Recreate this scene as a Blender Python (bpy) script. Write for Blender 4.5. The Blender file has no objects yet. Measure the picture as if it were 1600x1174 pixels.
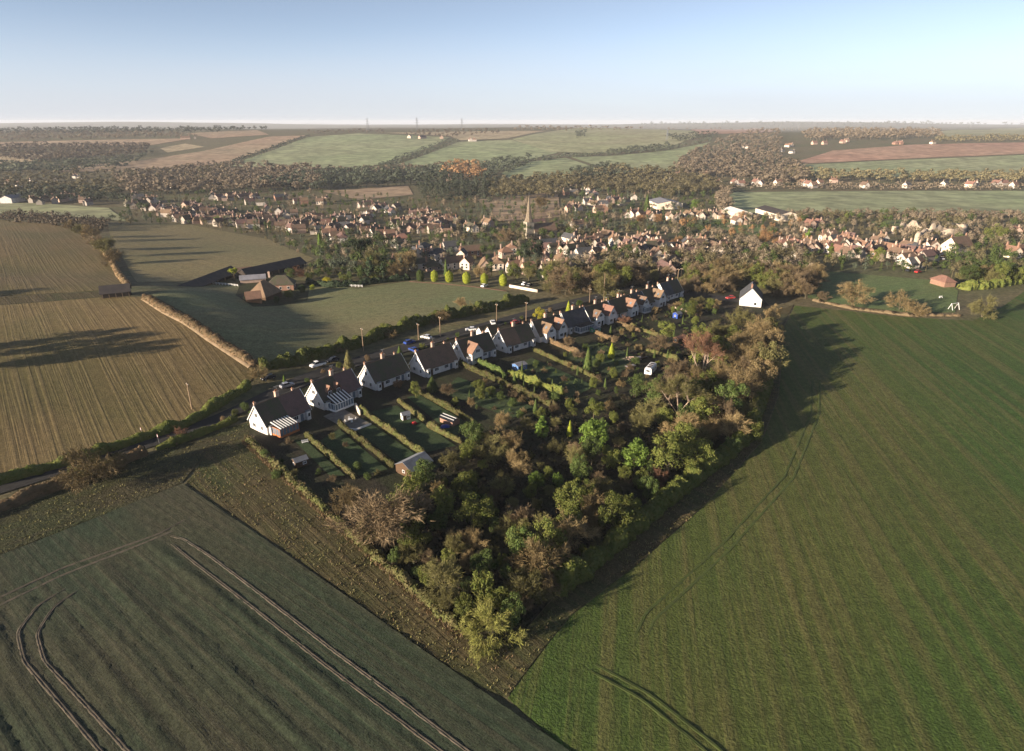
import bpy, bmesh, math, random
import numpy as np
from mathutils import Vector, Matrix

random.seed(11)
rng = np.random.default_rng(11)
R = math.radians
S = bpy.context.scene
COL = S.collection

# ------------------------------------------------------------------ camera
CAM_H = 75.0
FPX = 1000.0                      # focal length in pixels of a 1600 px wide frame
PITCH = math.atan(397 / FPX)      # below the horizontal
cam = bpy.data.cameras.new('camera')
cam.sensor_width = 36.0
cam.lens = 36.0 * FPX / 1600
cam.clip_start = 1.0
cam.clip_end = 60000.0
camo = bpy.data.objects.new('camera', cam)
camo.location = (0, 0, CAM_H)
camo.rotation_euler = (math.pi / 2 - PITCH, 0, 0)
COL.objects.link(camo)
S.camera = camo

# ------------------------------------------------------------------ sky, sun, exposure
SUN_ELEV = R(12.5)
SUN_DIR = Vector((-math.cos(R(32)) * math.cos(SUN_ELEV), -math.sin(R(32)) * math.cos(SUN_ELEV), math.sin(SUN_ELEV)))
world = bpy.data.worlds.new('World')
S.world = world
world.use_nodes = True
wn, wl = world.node_tree.nodes, world.node_tree.links
wn.clear()
w_out = wn.new('ShaderNodeOutputWorld')
w_bg = wn.new('ShaderNodeBackground')
w_sky = wn.new('ShaderNodeTexSky')
w_sky.sky_type = 'NISHITA'
w_sky.sun_disc = False
w_sky.sun_elevation = SUN_ELEV
w_sky.sun_rotation = math.atan2(SUN_DIR.x, SUN_DIR.y)
w_sky.altitude = 120
w_sky.air_density = 0.5
w_sky.dust_density = 0.1
w_sky.ozone_density = 1.0
w_bg.inputs["Strength"].default_value = 0.064
# a low bank of haze lying along the horizon
w_geo = wn.new('ShaderNodeTexCoord')
w_sep = wn.new('ShaderNodeSeparateXYZ')
wl.new(w_geo.outputs['Generated'], w_sep.inputs[0])
w_noise = wn.new('ShaderNodeTexNoise')
w_noise.inputs['Scale'].default_value = 2.2
w_noise.inputs['Detail'].default_value = 3
w_map = wn.new('ShaderNodeMapping')
w_map.inputs['Scale'].default_value = (1, 1, 9)
wl.new(w_geo.outputs['Generated'], w_map.inputs[0])
wl.new(w_map.outputs[0], w_noise.inputs['Vector'])
w_top = wn.new('ShaderNodeMath'); w_top.operation = 'MULTIPLY_ADD'
wl.new(w_noise.outputs['Fac'], w_top.inputs[0])
w_top.inputs[1].default_value = -0.04
wl.new(w_sep.outputs['Z'], w_top.inputs[2])
w_rng = wn.new('ShaderNodeMapRange'); w_rng.interpolation_type = 'SMOOTHSTEP'
wl.new(w_top.outputs[0], w_rng.inputs['Value'])
w_rng.inputs['From Min'].default_value = -0.02
w_rng.inputs['From Max'].default_value = 0.11
w_rng.inputs['To Min'].default_value = 0.8
w_rng.inputs['To Max'].default_value = 0.0
w_mix = wn.new('ShaderNodeMixRGB')
wl.new(w_rng.outputs[0], w_mix.inputs['Fac'])
w_hs = wn.new('ShaderNodeHueSaturation')
w_hs.inputs['Saturation'].default_value = 0.72
w_hs.inputs['Value'].default_value = 0.97
wl.new(w_sky.outputs[0], w_hs.inputs['Color'])
wl.new(w_hs.outputs[0], w_mix.inputs['Color1'])
w_mix.inputs['Color2'].default_value = (4.0, 4.05, 4.5, 1)
wl.new(w_mix.outputs[0], w_bg.inputs['Color'])
wl.new(w_bg.outputs[0], w_out.inputs['Surface'])

sun = bpy.data.lights.new('sun', 'SUN')
sun.energy = 5.0
sun.angle = R(0.5)
sun.color = (1.0, 0.83, 0.64)
suno = bpy.data.objects.new('sun', sun)
suno.rotation_euler = SUN_DIR.to_track_quat('Z', 'Y').to_euler()
suno.location = (-200, -100, 300)
COL.objects.link(suno)

S.view_settings.view_transform = 'Standard'
S.view_settings.look = 'None'
S.view_settings.exposure = 1.45
S.view_settings.gamma = 1.0
S.view_settings.use_curve_mapping = False
S.cycles.max_bounces = 5
S.cycles.diffuse_bounces = 2
S.cycles.glossy_bounces = 2
S.cycles.transmission_bounces = 2
S.cycles.volume_bounces = 0
S.cycles.transparent_max_bounces = 8

# ------------------------------------------------------------------ terrain height
def sst(a, b, x):
    t = np.clip((x - a) / (b - a), 0.0, 1.0)
    return t * t * (3 - 2 * t)

def hgt(x, y):
    x = np.asarray(x, dtype=float); y = np.asarray(y, dtype=float)
    z = -7.0 * sst(330, 520, y)
    z = z + 47.0 * sst(880, 2500, y + 0.06 * x + 90 * np.sin(x / 520.0))
    z = z + 6.5 * np.sin(x / 330.0 + 1.0) * np.sin(y / 410.0) * sst(800, 1500, y) + 7.0 * np.sin(x / 780.0 + 2.2) * sst(1500, 2400, y)
    z = z - 28.0 * sst(2700, 6000, y)
    z = z + (30.0 + 22.0 * np.sin(x / 1700.0 - 1.0)) * np.exp(-((y - 10500) / 1500.0) ** 2)
    s = (x + 85) * 0.749 + (y - 199) * 0.663
    dr = (-(x + 113) + (y - 122)) * 0.7071
    z = z + 9.0 * (1 - sst(-10, 46, s)) * sst(2, 74, dr) * (1 - sst(255, 345, y))
    z = z + 7.0 * sst(150, 400, -x) * sst(220, 400, y) * (1 - sst(440, 640, y))
    z = z + 0.25 * np.sin(x / 17.0 + 0.5) * np.sin(y / 23.0) * (1 - sst(300, 500, y))
    return z

def hz(x, y):
    return float(hgt(x, y))

_T = np.concatenate([np.geomspace(40, 600, 500), np.geomspace(602, 30000, 700)])
def G(px, py, dz=0.0):
    """The place on the terrain (dz above it) that lies in this direction from the viewpoint."""
    a = (px - 800) / FPX; b = -(py - 587) / FPX
    d = np.array([a, math.cos(PITCH) + b * math.sin(PITCH), -math.sin(PITCH) + b * math.cos(PITCH)])
    f = CAM_H + d[2] * _T - hgt(d[0] * _T, d[1] * _T) - dz
    k = np.nonzero(f < 0)[0]
    if len(k) == 0:
        t = _T[-1]
    else:
        i = max(k[0], 1); t0, t1 = _T[i - 1], _T[i]
        for _ in range(24):
            t = 0.5 * (t0 + t1)
            if CAM_H + d[2] * t - hgt(d[0] * t, d[1] * t) - dz < 0: t1 = t
            else: t0 = t
    return Vector((d[0] * t, d[1] * t, hz(d[0] * t, d[1] * t)))

def dist_of(p):
    return math.sqrt(p[0] ** 2 + p[1] ** 2 + (p[2] - CAM_H) ** 2)

# ------------------------------------------------------------------ object helpers
USED = {}
def tag(o, label=None, cat=None, group=None, kind=None):
    if label: o['label'] = label; USED.setdefault(label, []).append(o.name)
    if cat: o['category'] = cat
    if group: o['group'] = group
    if kind: o['kind'] = kind
    return o

def empty(name, loc, rz=0.0, scale=None):
    o = bpy.data.objects.new(name, None)
    o.empty_display_size = 0.5
    o.location = loc; o.rotation_euler = (0, 0, rz)
    if scale is not None: o.scale = scale if hasattr(scale, '__len__') else (scale,) * 3
    COL.objects.link(o)
    return o

def link_mesh(name, me, mat=None, parent=None, loc=None, rz=None, override=None):
    o = bpy.data.objects.new(name, me)
    if mat is not None and len(me.materials) == 0: me.materials.append(mat)
    if parent is not None: o.parent = parent
    if loc is not None: o.location = loc
    if rz is not None: o.rotation_euler = (0, 0, rz)
    COL.objects.link(o)
    if override is not None:
        o.material_slots[0].link = 'OBJECT'; o.material_slots[0].material = override
    return o

class MB:
    """collects vertices and faces of one mesh"""
    def __init__(self): self.v = []; self.f = []
    def add(self, vs, fs):
        n = len(self.v); self.v.extend([tuple(p) for p in vs]); self.f.extend([tuple(i + n for i in f) for f in fs]); return self
    def box(self, c, s, rz=0.0):
        cx, cy, cz = c; a, b, h = s[0] / 2, s[1] / 2, s[2] / 2
        co, si = math.cos(rz), math.sin(rz); vs = []
        for z in (-h, h):
            for x, y in ((-a, -b), (a, -b), (a, b), (-a, b)):
                vs.append((cx + x * co - y * si, cy + x * si + y * co, cz + z))
        return self.add(vs, [(0, 3, 2, 1), (4, 5, 6, 7), (0, 1, 5, 4), (1, 2, 6, 5), (2, 3, 7, 6), (3, 0, 4, 7)])
    def bar(self, p, q, w, w2=None, sides=4):
        p, q = Vector(p), Vector(q); d = (q - p)
        if d.length < 1e-6: return self
        d.normalize()
        a = d.cross(Vector((0, 0, 1)) if abs(d.z) < 0.9 else Vector((1, 0, 0))).normalized(); b = d.cross(a)
        w2 = w if w2 is None else w2; vs = []
        for c, r in ((p, w), (q, w2)):
            for i in range(sides):
                t = 2 * math.pi * (i + 0.5) / sides
                vs.append(c + a * (math.cos(t) * r) + b * (math.sin(t) * r))
        fs = [(i, (i + 1) % sides, sides + (i + 1) % sides, sides + i) for i in range(sides)]
        fs += [tuple(range(sides - 1, -1, -1)), tuple(range(sides, 2 * sides))]
        return self.add(vs, fs)
    def extrude_x(self, prof, x0, x1):
        """a (y, z) outline extruded along x"""
        n = len(prof)
        vs = [(x0, y, z) for y, z in prof] + [(x1, y, z) for y, z in prof]
        fs = [(i, (i + 1) % n, n + (i + 1) % n, n + i) for i in range(n)]
        fs += [tuple(range(n - 1, -1, -1)), tuple(range(n, 2 * n))]
        return self.add(vs, fs)
    def extrude_y(self, prof, y0, y1):
        n = len(prof)
        vs = [(x, y0, z) for x, z in prof] + [(x, y1, z) for x, z in prof]
        fs = [(i, (i + 1) % n, n + (i + 1) % n, n + i) for i in range(n)]
        fs += [tuple(range(n - 1, -1, -1)), tuple(range(n, 2 * n))]
        return self.add(vs, fs)
    def mesh(self, name, fix=True):
        me = bpy.data.meshes.new(name)
        me.from_pydata(self.v, [], self.f)
        if fix:
            bm = bmesh.new(); bm.from_mesh(me); bmesh.ops.recalc_face_normals(bm, faces=bm.faces); bm.to_mesh(me); bm.free()
        me.update()
        return me
    def build(self, name, mat, parent=None, loc=None, rz=None):
        return link_mesh(name, self.mesh(name), mat, parent, loc, rz)

def np_mesh(name, V, F):
    """mesh from numpy arrays: V (n,3), F (m,k)"""
    V = np.asarray(V, dtype=np.float32); F = np.asarray(F, dtype=np.int32)
    me = bpy.data.meshes.new(name); k = F.shape[1]
    me.vertices.add(len(V)); me.vertices.foreach_set('co', V.ravel())
    me.loops.add(F.size); me.loops.foreach_set('vertex_index', F.ravel())
    me.polygons.add(len(F)); me.polygons.foreach_set('loop_start', np.arange(0, F.size, k, dtype=np.int32))
    me.update(calc_edges=True)
    return me

# ------------------------------------------------------------------ materials
def _nt(name):
    m = bpy.data.materials.new(name); m.use_nodes = True
    nt = m.node_tree; b = nt.nodes['Principled BSDF']
    b.inputs['Specular IOR Level'].default_value = 0.15
    b.inputs['Roughness'].default_value = 0.9
    return m, nt, b

def c4(c): return (c[0], c[1], c[2], 1.0)

def noise(nt, vec, scale, detail=4.0, rough=0.55):
    n = nt.nodes.new('ShaderNodeTexNoise')
    n.inputs['Scale'].default_value = scale; n.inputs['Detail'].default_value = detail; n.inputs['Roughness'].default_value = rough
    nt.links.new(vec, n.inputs['Vector']); return n.outputs['Fac']

def ramp(nt, fac, lo, hi):
    n = nt.nodes.new('ShaderNodeMapRange'); n.interpolation_type = 'SMOOTHSTEP'
    nt.links.new(fac, n.inputs['Value']); n.inputs['From Min'].default_value = lo; n.inputs['From Max'].default_value = hi
    return n.outputs[0]

def mixc(nt, fac, a, b, mode='MIX'):
    n = nt.nodes.new('ShaderNodeMixRGB'); n.blend_type = mode
    for s, v in (('Fac', fac), ('Color1', a), ('Color2', b)):
        if isinstance(v, (int, float)): n.inputs[s].default_value = v
        elif isinstance(v, tuple): n.inputs[s].default_value = c4(v)
        else: nt.links.new(v, n.inputs[s])
    return n.outputs[0]

def mapping(nt, vec, rot=0.0, scale=(1, 1, 1)):
    n = nt.nodes.new('ShaderNodeMapping'); n.vector_type = 'POINT'
    r = nt.nodes.new('ShaderNodeVectorRotate'); r.rotation_type = 'Z_AXIS'; r.inputs['Angle'].default_value = rot
    nt.links.new(vec, r.inputs['Vector']); nt.links.new(r.outputs[0], n.inputs['Vector'])
    n.inputs['Scale'].default_value = scale
    return n.outputs[0]

def math_n(nt, op, a, b):
    n = nt.nodes.new('ShaderNodeMath'); n.operation = op
    for i, v in enumerate((a, b)):
        if isinstance(v, (int, float)): n.inputs[i].default_value = v
        else: nt.links.new(v, n.inputs[i])
    return n.outputs[0]

def field_mat(name, c1, c2, c3, ang=0.0, row=3.0, patch=0.012, streak=0.5, fine=1.2, bump=0.5, bdist=0.3, rowdist=0.0):
    """soil and crop: broad patches, streaks along the rows (ang, radians from +x), tufts"""
    m, nt, b = _nt(name)
    g = nt.nodes.new('ShaderNodeNewGeometry').outputs['Position']
    al = mapping(nt, g, -ang, (1, 1, 1))
    st = mapping(nt, g, -ang, (0.012, 1.0 / row, 0.02))
    pt = mapping(nt, g, -ang, (patch * 0.5, patch, patch))
    p = ramp(nt, noise(nt, pt, 1.0, 5, 0.6), 0.38, 0.64)
    s = ramp(nt, noise(nt, st, 1.0, 3, 0.6), 0.42, 0.66)
    s2 = ramp(nt, noise(nt, mapping(nt, g, -ang, (0.006, 3.0 / row, 0.02)), 1.0, 2, 0.5), 0.4, 0.7)
    f = noise(nt, al, fine, 3, 0.65)
    f2 = noise(nt, al, fine * 0.23, 3, 0.6)
    col = mixc(nt, p, c1, c2)
    col = mixc(nt, math_n(nt, 'MULTIPLY', s, streak), col, c3)
    col = mixc(nt, math_n(nt, 'MULTIPLY', s2, streak * 0.55), col, tuple(x * 0.62 for x in c1))
    col = mixc(nt, 0.75, col, mixc(nt, ramp(nt, f, 0.25, 0.75), (0.55, 0.55, 0.55), (1.45, 1.45, 1.45)), 'MULTIPLY')
    col = mixc(nt, 0.5, col, mixc(nt, ramp(nt, f2, 0.3, 0.7), (0.7, 0.7, 0.7), (1.3, 1.3, 1.3)), 'MULTIPLY')
    nt.links.new(col, b.inputs['Base Color'])
    bp = nt.nodes.new('ShaderNodeBump'); bp.inputs['Strength'].default_value = bump; bp.inputs['Distance'].default_value = bdist
    hsum = math_n(nt, 'ADD', f, math_n(nt, 'MULTIPLY', s, rowdist))
    nt.links.new(hsum, bp.inputs['Height']); nt.links.new(bp.outputs[0], b.inputs['Normal'])
    return m

def plain_mat(name, c, c2=None, scale=1.5, rough=0.85, spec=0.15, bump=0.0, metal=0.0, stretch=(1, 1, 1), objcoord=True):
    """one colour with blotches and weathering"""
    m, nt, b = _nt(name)
    b.inputs['Roughness'].default_value = rough; b.inputs['Specular IOR Level'].default_value = spec; b.inputs['Metallic'].default_value = metal
    t = nt.nodes.new('ShaderNodeTexCoord').outputs['Object']
    f = noise(nt, mapping(nt, t, 0, stretch), scale, 4, 0.6)
    c2 = c2 or tuple(x * 0.72 for x in c)
    oi = nt.nodes.new('ShaderNodeObjectInfo').outputs['Random']
    col = mixc(nt, ramp(nt, f, 0.35, 0.68), c, c2)
    col = mixc(nt, 1.0, col, mixc(nt, oi, (0.86, 0.86, 0.86), (1.1, 1.1, 1.1)), 'MULTIPLY')
    nt.links.new(col, b.inputs['Base Color'])
    if bump:
        bp = nt.nodes.new('ShaderNodeBump'); bp.inputs['Strength'].default_value = bump; bp.inputs['Distance'].default_value = 0.05
        nt.links.new(f, bp.inputs['Height']); nt.links.new(bp.outputs[0], b.inputs['Normal'])
    return m

def roof_mat(name, c, c2, course=0.33):
    """tiles: courses as fine relief, lichen and moss patches"""
    m, nt, b = _nt(name)
    b.inputs['Roughness'].default_value = 0.85
    t = nt.nodes.new('ShaderNodeTexCoord').outputs['Object']
    f = noise(nt, t, 0.55, 5, 0.65); f2 = noise(nt, t, 6.0, 2, 0.5)
    col = mixc(nt, ramp(nt, f, 0.4, 0.68), c, c2)
    col = mixc(nt, 0.5, col, mixc(nt, ramp(nt, f2, 0.3, 0.7), (0.65, 0.65, 0.65), (1.3, 1.3, 1.3)), 'MULTIPLY')
    nt.links.new(col, b.inputs['Base Color'])
    sep = nt.nodes.new('ShaderNodeSeparateXYZ'); nt.links.new(t, sep.inputs[0])
    saw = math_n(nt, 'FRACT', math_n(nt, 'MULTIPLY', sep.outputs['Z'], 1.0 / course), 0.0)
    bp = nt.nodes.new('ShaderNodeBump'); bp.inputs['Strength'].default_value = 0.5; bp.inputs['Distance'].default_value = 0.04
    nt.links.new(math_n(nt, 'ADD', saw, f2), bp.inputs['Height']); nt.links.new(bp.outputs[0], b.inputs['Normal'])
    return m

def leaf_mat(name, c, c2, var=0.35, trans=0.12):
    """foliage or twigs: colour drifts from clump to clump and from plant to plant"""
    m, nt, b = _nt(name)
    b.inputs['Roughness'].default_value = 0.75
    t = nt.nodes.new('ShaderNodeTexCoord').outputs['Object']
    oi = nt.nodes.new('ShaderNodeObjectInfo').outputs['Random']
    f = noise(nt, t, 0.7, 3, 0.6)
    col = mixc(nt, ramp(nt, f, 0.35, 0.65), c, c2)
    col = mixc(nt, 1.0, col, mixc(nt, oi, (1 - var,) * 3, (1 + var,) * 3), 'MULTIPLY')
    nt.links.new(col, b.inputs['Base Color'])
    if trans:
        tr = nt.nodes.new('ShaderNodeBsdfTranslucent'); nt.links.new(col, tr.inputs['Color'])
        mx = nt.nodes.new('ShaderNodeMixShader'); mx.inputs[0].default_value = trans
        out = nt.nodes['Material Output']
        nt.links.new(b.outputs[0], mx.inputs[1]); nt.links.new(tr.outputs[0], mx.inputs[2]); nt.links.new(mx.outputs[0], out.inputs['Surface'])
    return m

M = {}
M['ground'] = field_mat('rough_ground', (0.115, 0.098, 0.054), (0.092, 0.098, 0.046), (0.145, 0.112, 0.066), 0.5, 8, 0.02, 0.4, 0.5, 0.6, 0.5)
M['crop_blue'] = field_mat('winter_crop', (0.036, 0.052, 0.030), (0.055, 0.056, 0.033), (0.070, 0.061, 0.040), R(-38), 1.1, 0.035, 0.45, 3.0, 0.5, 0.12, 0.3)
M['crop_green'] = field_mat('young_crop', (0.046, 0.086, 0.018), (0.078, 0.090, 0.024), (0.130, 0.106, 0.044), R(-100), 2.6, 0.012, 0.5, 2.4, 0.7, 0.28, 0.25)
M['stubble'] = field_mat('stubble', (0.168, 0.122, 0.056), (0.122, 0.104, 0.042), (0.215, 0.158, 0.080), R(-51), 1.15, 0.022, 0.36, 2.6, 0.5, 0.15, 0.7)
M['stubble2'] = field_mat('stubble_beyond', (0.190, 0.158, 0.078), (0.160, 0.146, 0.070), (0.205, 0.165, 0.09), R(-45), 3.0, 0.02, 0.3, 1.6, 0.5, 0.2, 0.4)
M['pasture'] = field_mat('pasture', (0.135, 0.155, 0.074), (0.180, 0.158, 0.082), (0.155, 0.152, 0.076), R(25), 6.0, 0.012, 0.3, 1.8, 0.5, 0.15)
M['paddock'] = field_mat('paddock_grass', (0.100, 0.145, 0.052), (0.120, 0.146, 0.058), (0.13, 0.145, 0.065), R(30), 6.0, 0.02, 0.3, 1.4, 0.5, 0.2)
M['margin'] = field_mat('field_margin', (0.076, 0.062, 0.029), (0.055, 0.064, 0.024), (0.112, 0.084, 0.046), R(-47), 1.6, 0.06, 0.5, 3.0, 0.7, 0.18, 0.5)
M['verge'] = field_mat('verge_grass', (0.044, 0.052, 0.021), (0.056, 0.048, 0.026), (0.07, 0.06, 0.034), R(44), 1.6, 0.08, 0.4, 1.6, 0.9, 0.3)
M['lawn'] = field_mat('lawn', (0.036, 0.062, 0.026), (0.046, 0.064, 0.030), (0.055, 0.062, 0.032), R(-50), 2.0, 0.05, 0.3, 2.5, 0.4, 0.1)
M['soil'] = field_mat('shaded_garden_soil', (0.028, 0.025, 0.017), (0.030, 0.036, 0.016), (0.045, 0.036, 0.026), R(-50), 1.5, 0.1, 0.4, 1.5, 0.8, 0.25)  # ground darkened: the shade over gardens and wood is in this colour
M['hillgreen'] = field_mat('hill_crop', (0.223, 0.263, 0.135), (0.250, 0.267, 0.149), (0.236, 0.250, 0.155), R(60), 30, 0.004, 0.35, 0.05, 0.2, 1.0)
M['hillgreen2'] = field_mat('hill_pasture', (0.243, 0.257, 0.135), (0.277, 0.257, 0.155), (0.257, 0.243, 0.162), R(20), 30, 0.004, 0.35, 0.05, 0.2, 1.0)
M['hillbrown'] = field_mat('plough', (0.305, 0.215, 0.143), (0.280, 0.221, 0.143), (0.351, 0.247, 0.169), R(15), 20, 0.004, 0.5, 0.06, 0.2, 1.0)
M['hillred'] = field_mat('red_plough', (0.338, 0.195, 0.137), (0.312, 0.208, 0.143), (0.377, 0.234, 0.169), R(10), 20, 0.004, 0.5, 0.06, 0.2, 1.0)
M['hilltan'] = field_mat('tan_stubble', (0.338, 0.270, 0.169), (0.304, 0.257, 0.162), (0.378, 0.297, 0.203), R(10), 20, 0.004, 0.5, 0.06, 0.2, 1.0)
M['asphalt'] = plain_mat('asphalt', (0.042, 0.041, 0.040), (0.034, 0.033, 0.032), 0.4, 0.9)
M['concrete'] = plain_mat('paving', (0.17, 0.155, 0.135), None, 0.7, 0.9)
M['chalk'] = plain_mat('dry_chalky_grass', (0.34, 0.25, 0.16), (0.24, 0.18, 0.11), 0.4, 0.95)
M['render'] = plain_mat('white_render', (0.72, 0.69, 0.66), (0.58, 0.55, 0.52), 0.6, 0.8)
M['cream'] = plain_mat('cream_render', (0.72, 0.62, 0.50), (0.60, 0.50, 0.40), 0.6, 0.8)
M['vrender'] = plain_mat('old_white_render', (0.52, 0.47, 0.42), (0.42, 0.38, 0.34), 0.6, 0.85)
M['dull'] = plain_mat('dull_render', (0.34, 0.30, 0.26), (0.27, 0.24, 0.21), 0.6, 0.85)
M['brick'] = plain_mat('red_brick', (0.28, 0.165, 0.120), (0.22, 0.135, 0.10), 1.2, 0.9)
M['brickpale'] = plain_mat('pale_brick', (0.42, 0.31, 0.25), (0.34, 0.25, 0.20), 1.2, 0.9)
M['flint'] = plain_mat('flint_rubble', (0.50, 0.41, 0.31), (0.36, 0.30, 0.24), 0.9, 0.95, 0.1, 0.6)
M['stone'] = plain_mat('church_stone', (0.34, 0.30, 0.24), None, 0.9, 0.95)
M['shingle'] = plain_mat('spire_shingles', (0.22, 0.18, 0.13), (0.15, 0.12, 0.09), 1.0, 0.9)
M['rf_purple'] = roof_mat('purple_brown_tiles', (0.150, 0.092, 0.084), (0.110, 0.078, 0.070))
M['rf_moss'] = roof_mat('mossy_dark_tiles', (0.086, 0.070, 0.056), (0.064, 0.074, 0.040))
M['rf_brown'] = roof_mat('brown_tiles', (0.165, 0.108, 0.080), (0.125, 0.095, 0.066))
M['rf_orange'] = roof_mat('orange_tiles', (0.235, 0.140, 0.098), (0.185, 0.115, 0.082))
M['rf_red'] = roof_mat('red_tiles', (0.220, 0.120, 0.092), (0.175, 0.10, 0.08))
M['rf_grey'] = roof_mat('grey_slates', (0.075, 0.075, 0.085), (0.055, 0.060, 0.060))
M['rf_tan'] = roof_mat('tan_tiles', (0.20, 0.135, 0.088), (0.155, 0.11, 0.072))
M['sheet_white'] = plain_mat('pale_sheeting', (0.74, 0.66, 0.60), (0.66, 0.58, 0.52), 0.2, 0.6)
M['sheet_dark'] = plain_mat('dark_sheeting', (0.050, 0.046, 0.048), (0.070, 0.060, 0.055), 0.4, 0.8)
M['sheet_grey'] = plain_mat('grey_sheeting', (0.22, 0.22, 0.25), (0.17, 0.17, 0.19), 0.3, 0.7)
M['felt'] = plain_mat('grey_felt', (0.20, 0.21, 0.23), (0.14, 0.15, 0.16), 0.8, 0.8)
M['timber'] = plain_mat('brown_timber', (0.10, 0.062, 0.036), (0.07, 0.045, 0.03), 2.0, 0.85, 0.15, 0, 0, (1, 1, 6))
M['timber_dark'] = plain_mat('black_weatherboard', (0.030, 0.025, 0.022), (0.045, 0.035, 0.03), 2.0, 0.85)
M['timber_orange'] = plain_mat('orange_timber', (0.46, 0.17, 0.06), (0.36, 0.13, 0.05), 2.0, 0.7)
M['pole'] = plain_mat('pole_wood', (0.26, 0.185, 0.12), (0.18, 0.13, 0.09), 2.0, 0.9)
M['white'] = plain_mat('white_paint', (0.80, 0.80, 0.78), (0.70, 0.70, 0.68), 1.0, 0.5, 0.3)
M['glass'] = plain_mat('window_glass', (0.018, 0.022, 0.028), (0.012, 0.014, 0.018), 1.0, 0.08, 0.5)
M['glass_pale'] = plain_mat('pale_glazing', (0.16, 0.20, 0.24), (0.12, 0.15, 0.18), 1.0, 0.12, 0.5)
M['tile_hung'] = plain_mat('tile_hanging', (0.12, 0.06, 0.05), (0.09, 0.05, 0.04), 3.0, 0.85)
M['pot'] = plain_mat('chimney_pot', (0.42, 0.19, 0.10), None, 3.0, 0.85)
M['metal'] = plain_mat('galvanised_metal', (0.35, 0.36, 0.37), None, 2.0, 0.4, 0.5, 0, 0.6)
M['tyre'] = plain_mat('tyre_rubber', (0.02, 0.02, 0.02), None, 2.0, 0.8)
M['blue'] = plain_mat('blue_paint', (0.02, 0.06, 0.30), None, 1.0, 0.4, 0.4)
M['blue_soft'] = plain_mat('soft_blue_boards', (0.10, 0.20, 0.42), None, 2.0, 0.7)
M['green_paint'] = plain_mat('green_boards', (0.05, 0.28, 0.14), None, 2.0, 0.7)
M['redpaint'] = plain_mat('red_paint', (0.45, 0.03, 0.03), None, 1.0, 0.35, 0.4)
M['silver'] = plain_mat('silver_paint', (0.45, 0.46, 0.50), (0.40, 0.41, 0.45), 1.0, 0.3, 0.5, 0, 0.4)
M['carwhite'] = plain_mat('car_white', (0.80, 0.80, 0.80), (0.76, 0.76, 0.76), 1.0, 0.25, 0.5)
M['carblack'] = plain_mat('car_black', (0.02, 0.022, 0.03), None, 1.0, 0.25, 0.5)
M['lamp'] = plain_mat('lamp_lens', (0.6, 0.6, 0.58), None, 1.0, 0.15, 0.5)
M['bark'] = plain_mat('bark', (0.115, 0.095, 0.065), (0.085, 0.080, 0.045), 2.0, 0.95, 0.1, 0.5)
M['bark_pale'] = plain_mat('pale_bark', (0.42, 0.33, 0.26), (0.30, 0.22, 0.17), 2.0, 0.95)
L_ = {
 'tip': leaf_mat('sunlit_ivy', (0.26, 0.27, 0.07), (0.20, 0.19, 0.06)),  # ivy lightened: the sunshine on the point bushes is in this colour
 'bramble': leaf_mat('bramble', (0.030, 0.036, 0.016), (0.040, 0.036, 0.020)),  # leaves darkened: shade on the wood floor is put into the colour
 'scrub': leaf_mat('shade_dark_scrub', (0.050, 0.038, 0.026), (0.036, 0.030, 0.020)),  # twig colour darkened likewise for the shade between the trees
 'gold': leaf_mat('golden_twigs', (0.245, 0.180, 0.090), (0.185, 0.145, 0.070)),
 'brown': leaf_mat('brown_twigs', (0.180, 0.132, 0.078), (0.140, 0.105, 0.062)),
 'russet': leaf_mat('russet_twigs', (0.22, 0.115, 0.070), (0.16, 0.095, 0.062)),
 'olive': leaf_mat('olive_twigs', (0.170, 0.160, 0.058), (0.130, 0.118, 0.052)),
 'ivy': leaf_mat('ivy_leaves', (0.092, 0.118, 0.026), (0.130, 0.138, 0.034)),
 'green': leaf_mat('green_leaves', (0.060, 0.095, 0.024), (0.085, 0.110, 0.032)),
 'bright': leaf_mat('bright_green_leaves', (0.110, 0.165, 0.030), (0.085, 0.135, 0.026)),
 'lime': leaf_mat('lime_leaves', (0.30, 0.33, 0.035), (0.22, 0.26, 0.030), 0.15),
 'yellow': leaf_mat('yellow_leaves', (0.40, 0.33, 0.03), (0.26, 0.27, 0.03), 0.15),
 'dark': leaf_mat('dark_needles', (0.030, 0.050, 0.024), (0.042, 0.060, 0.028)),
 'orange': leaf_mat('orange_leaves', (0.30, 0.175, 0.085), (0.24, 0.145, 0.07), 0.2),
 'hedge': leaf_mat('hedge_leaves', (0.088, 0.098, 0.030), (0.098, 0.082, 0.036)),
 'hedgebrown': leaf_mat('bare_hedge_twigs', (0.200, 0.135, 0.075), (0.13, 0.10, 0.055)),
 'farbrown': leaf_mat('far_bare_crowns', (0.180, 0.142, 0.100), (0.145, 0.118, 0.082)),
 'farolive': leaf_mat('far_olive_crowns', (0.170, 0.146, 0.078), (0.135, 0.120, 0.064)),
 'fardark': leaf_mat('far_evergreen_crowns', (0.062, 0.080, 0.052), (0.078, 0.088, 0.058)),
}

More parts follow.
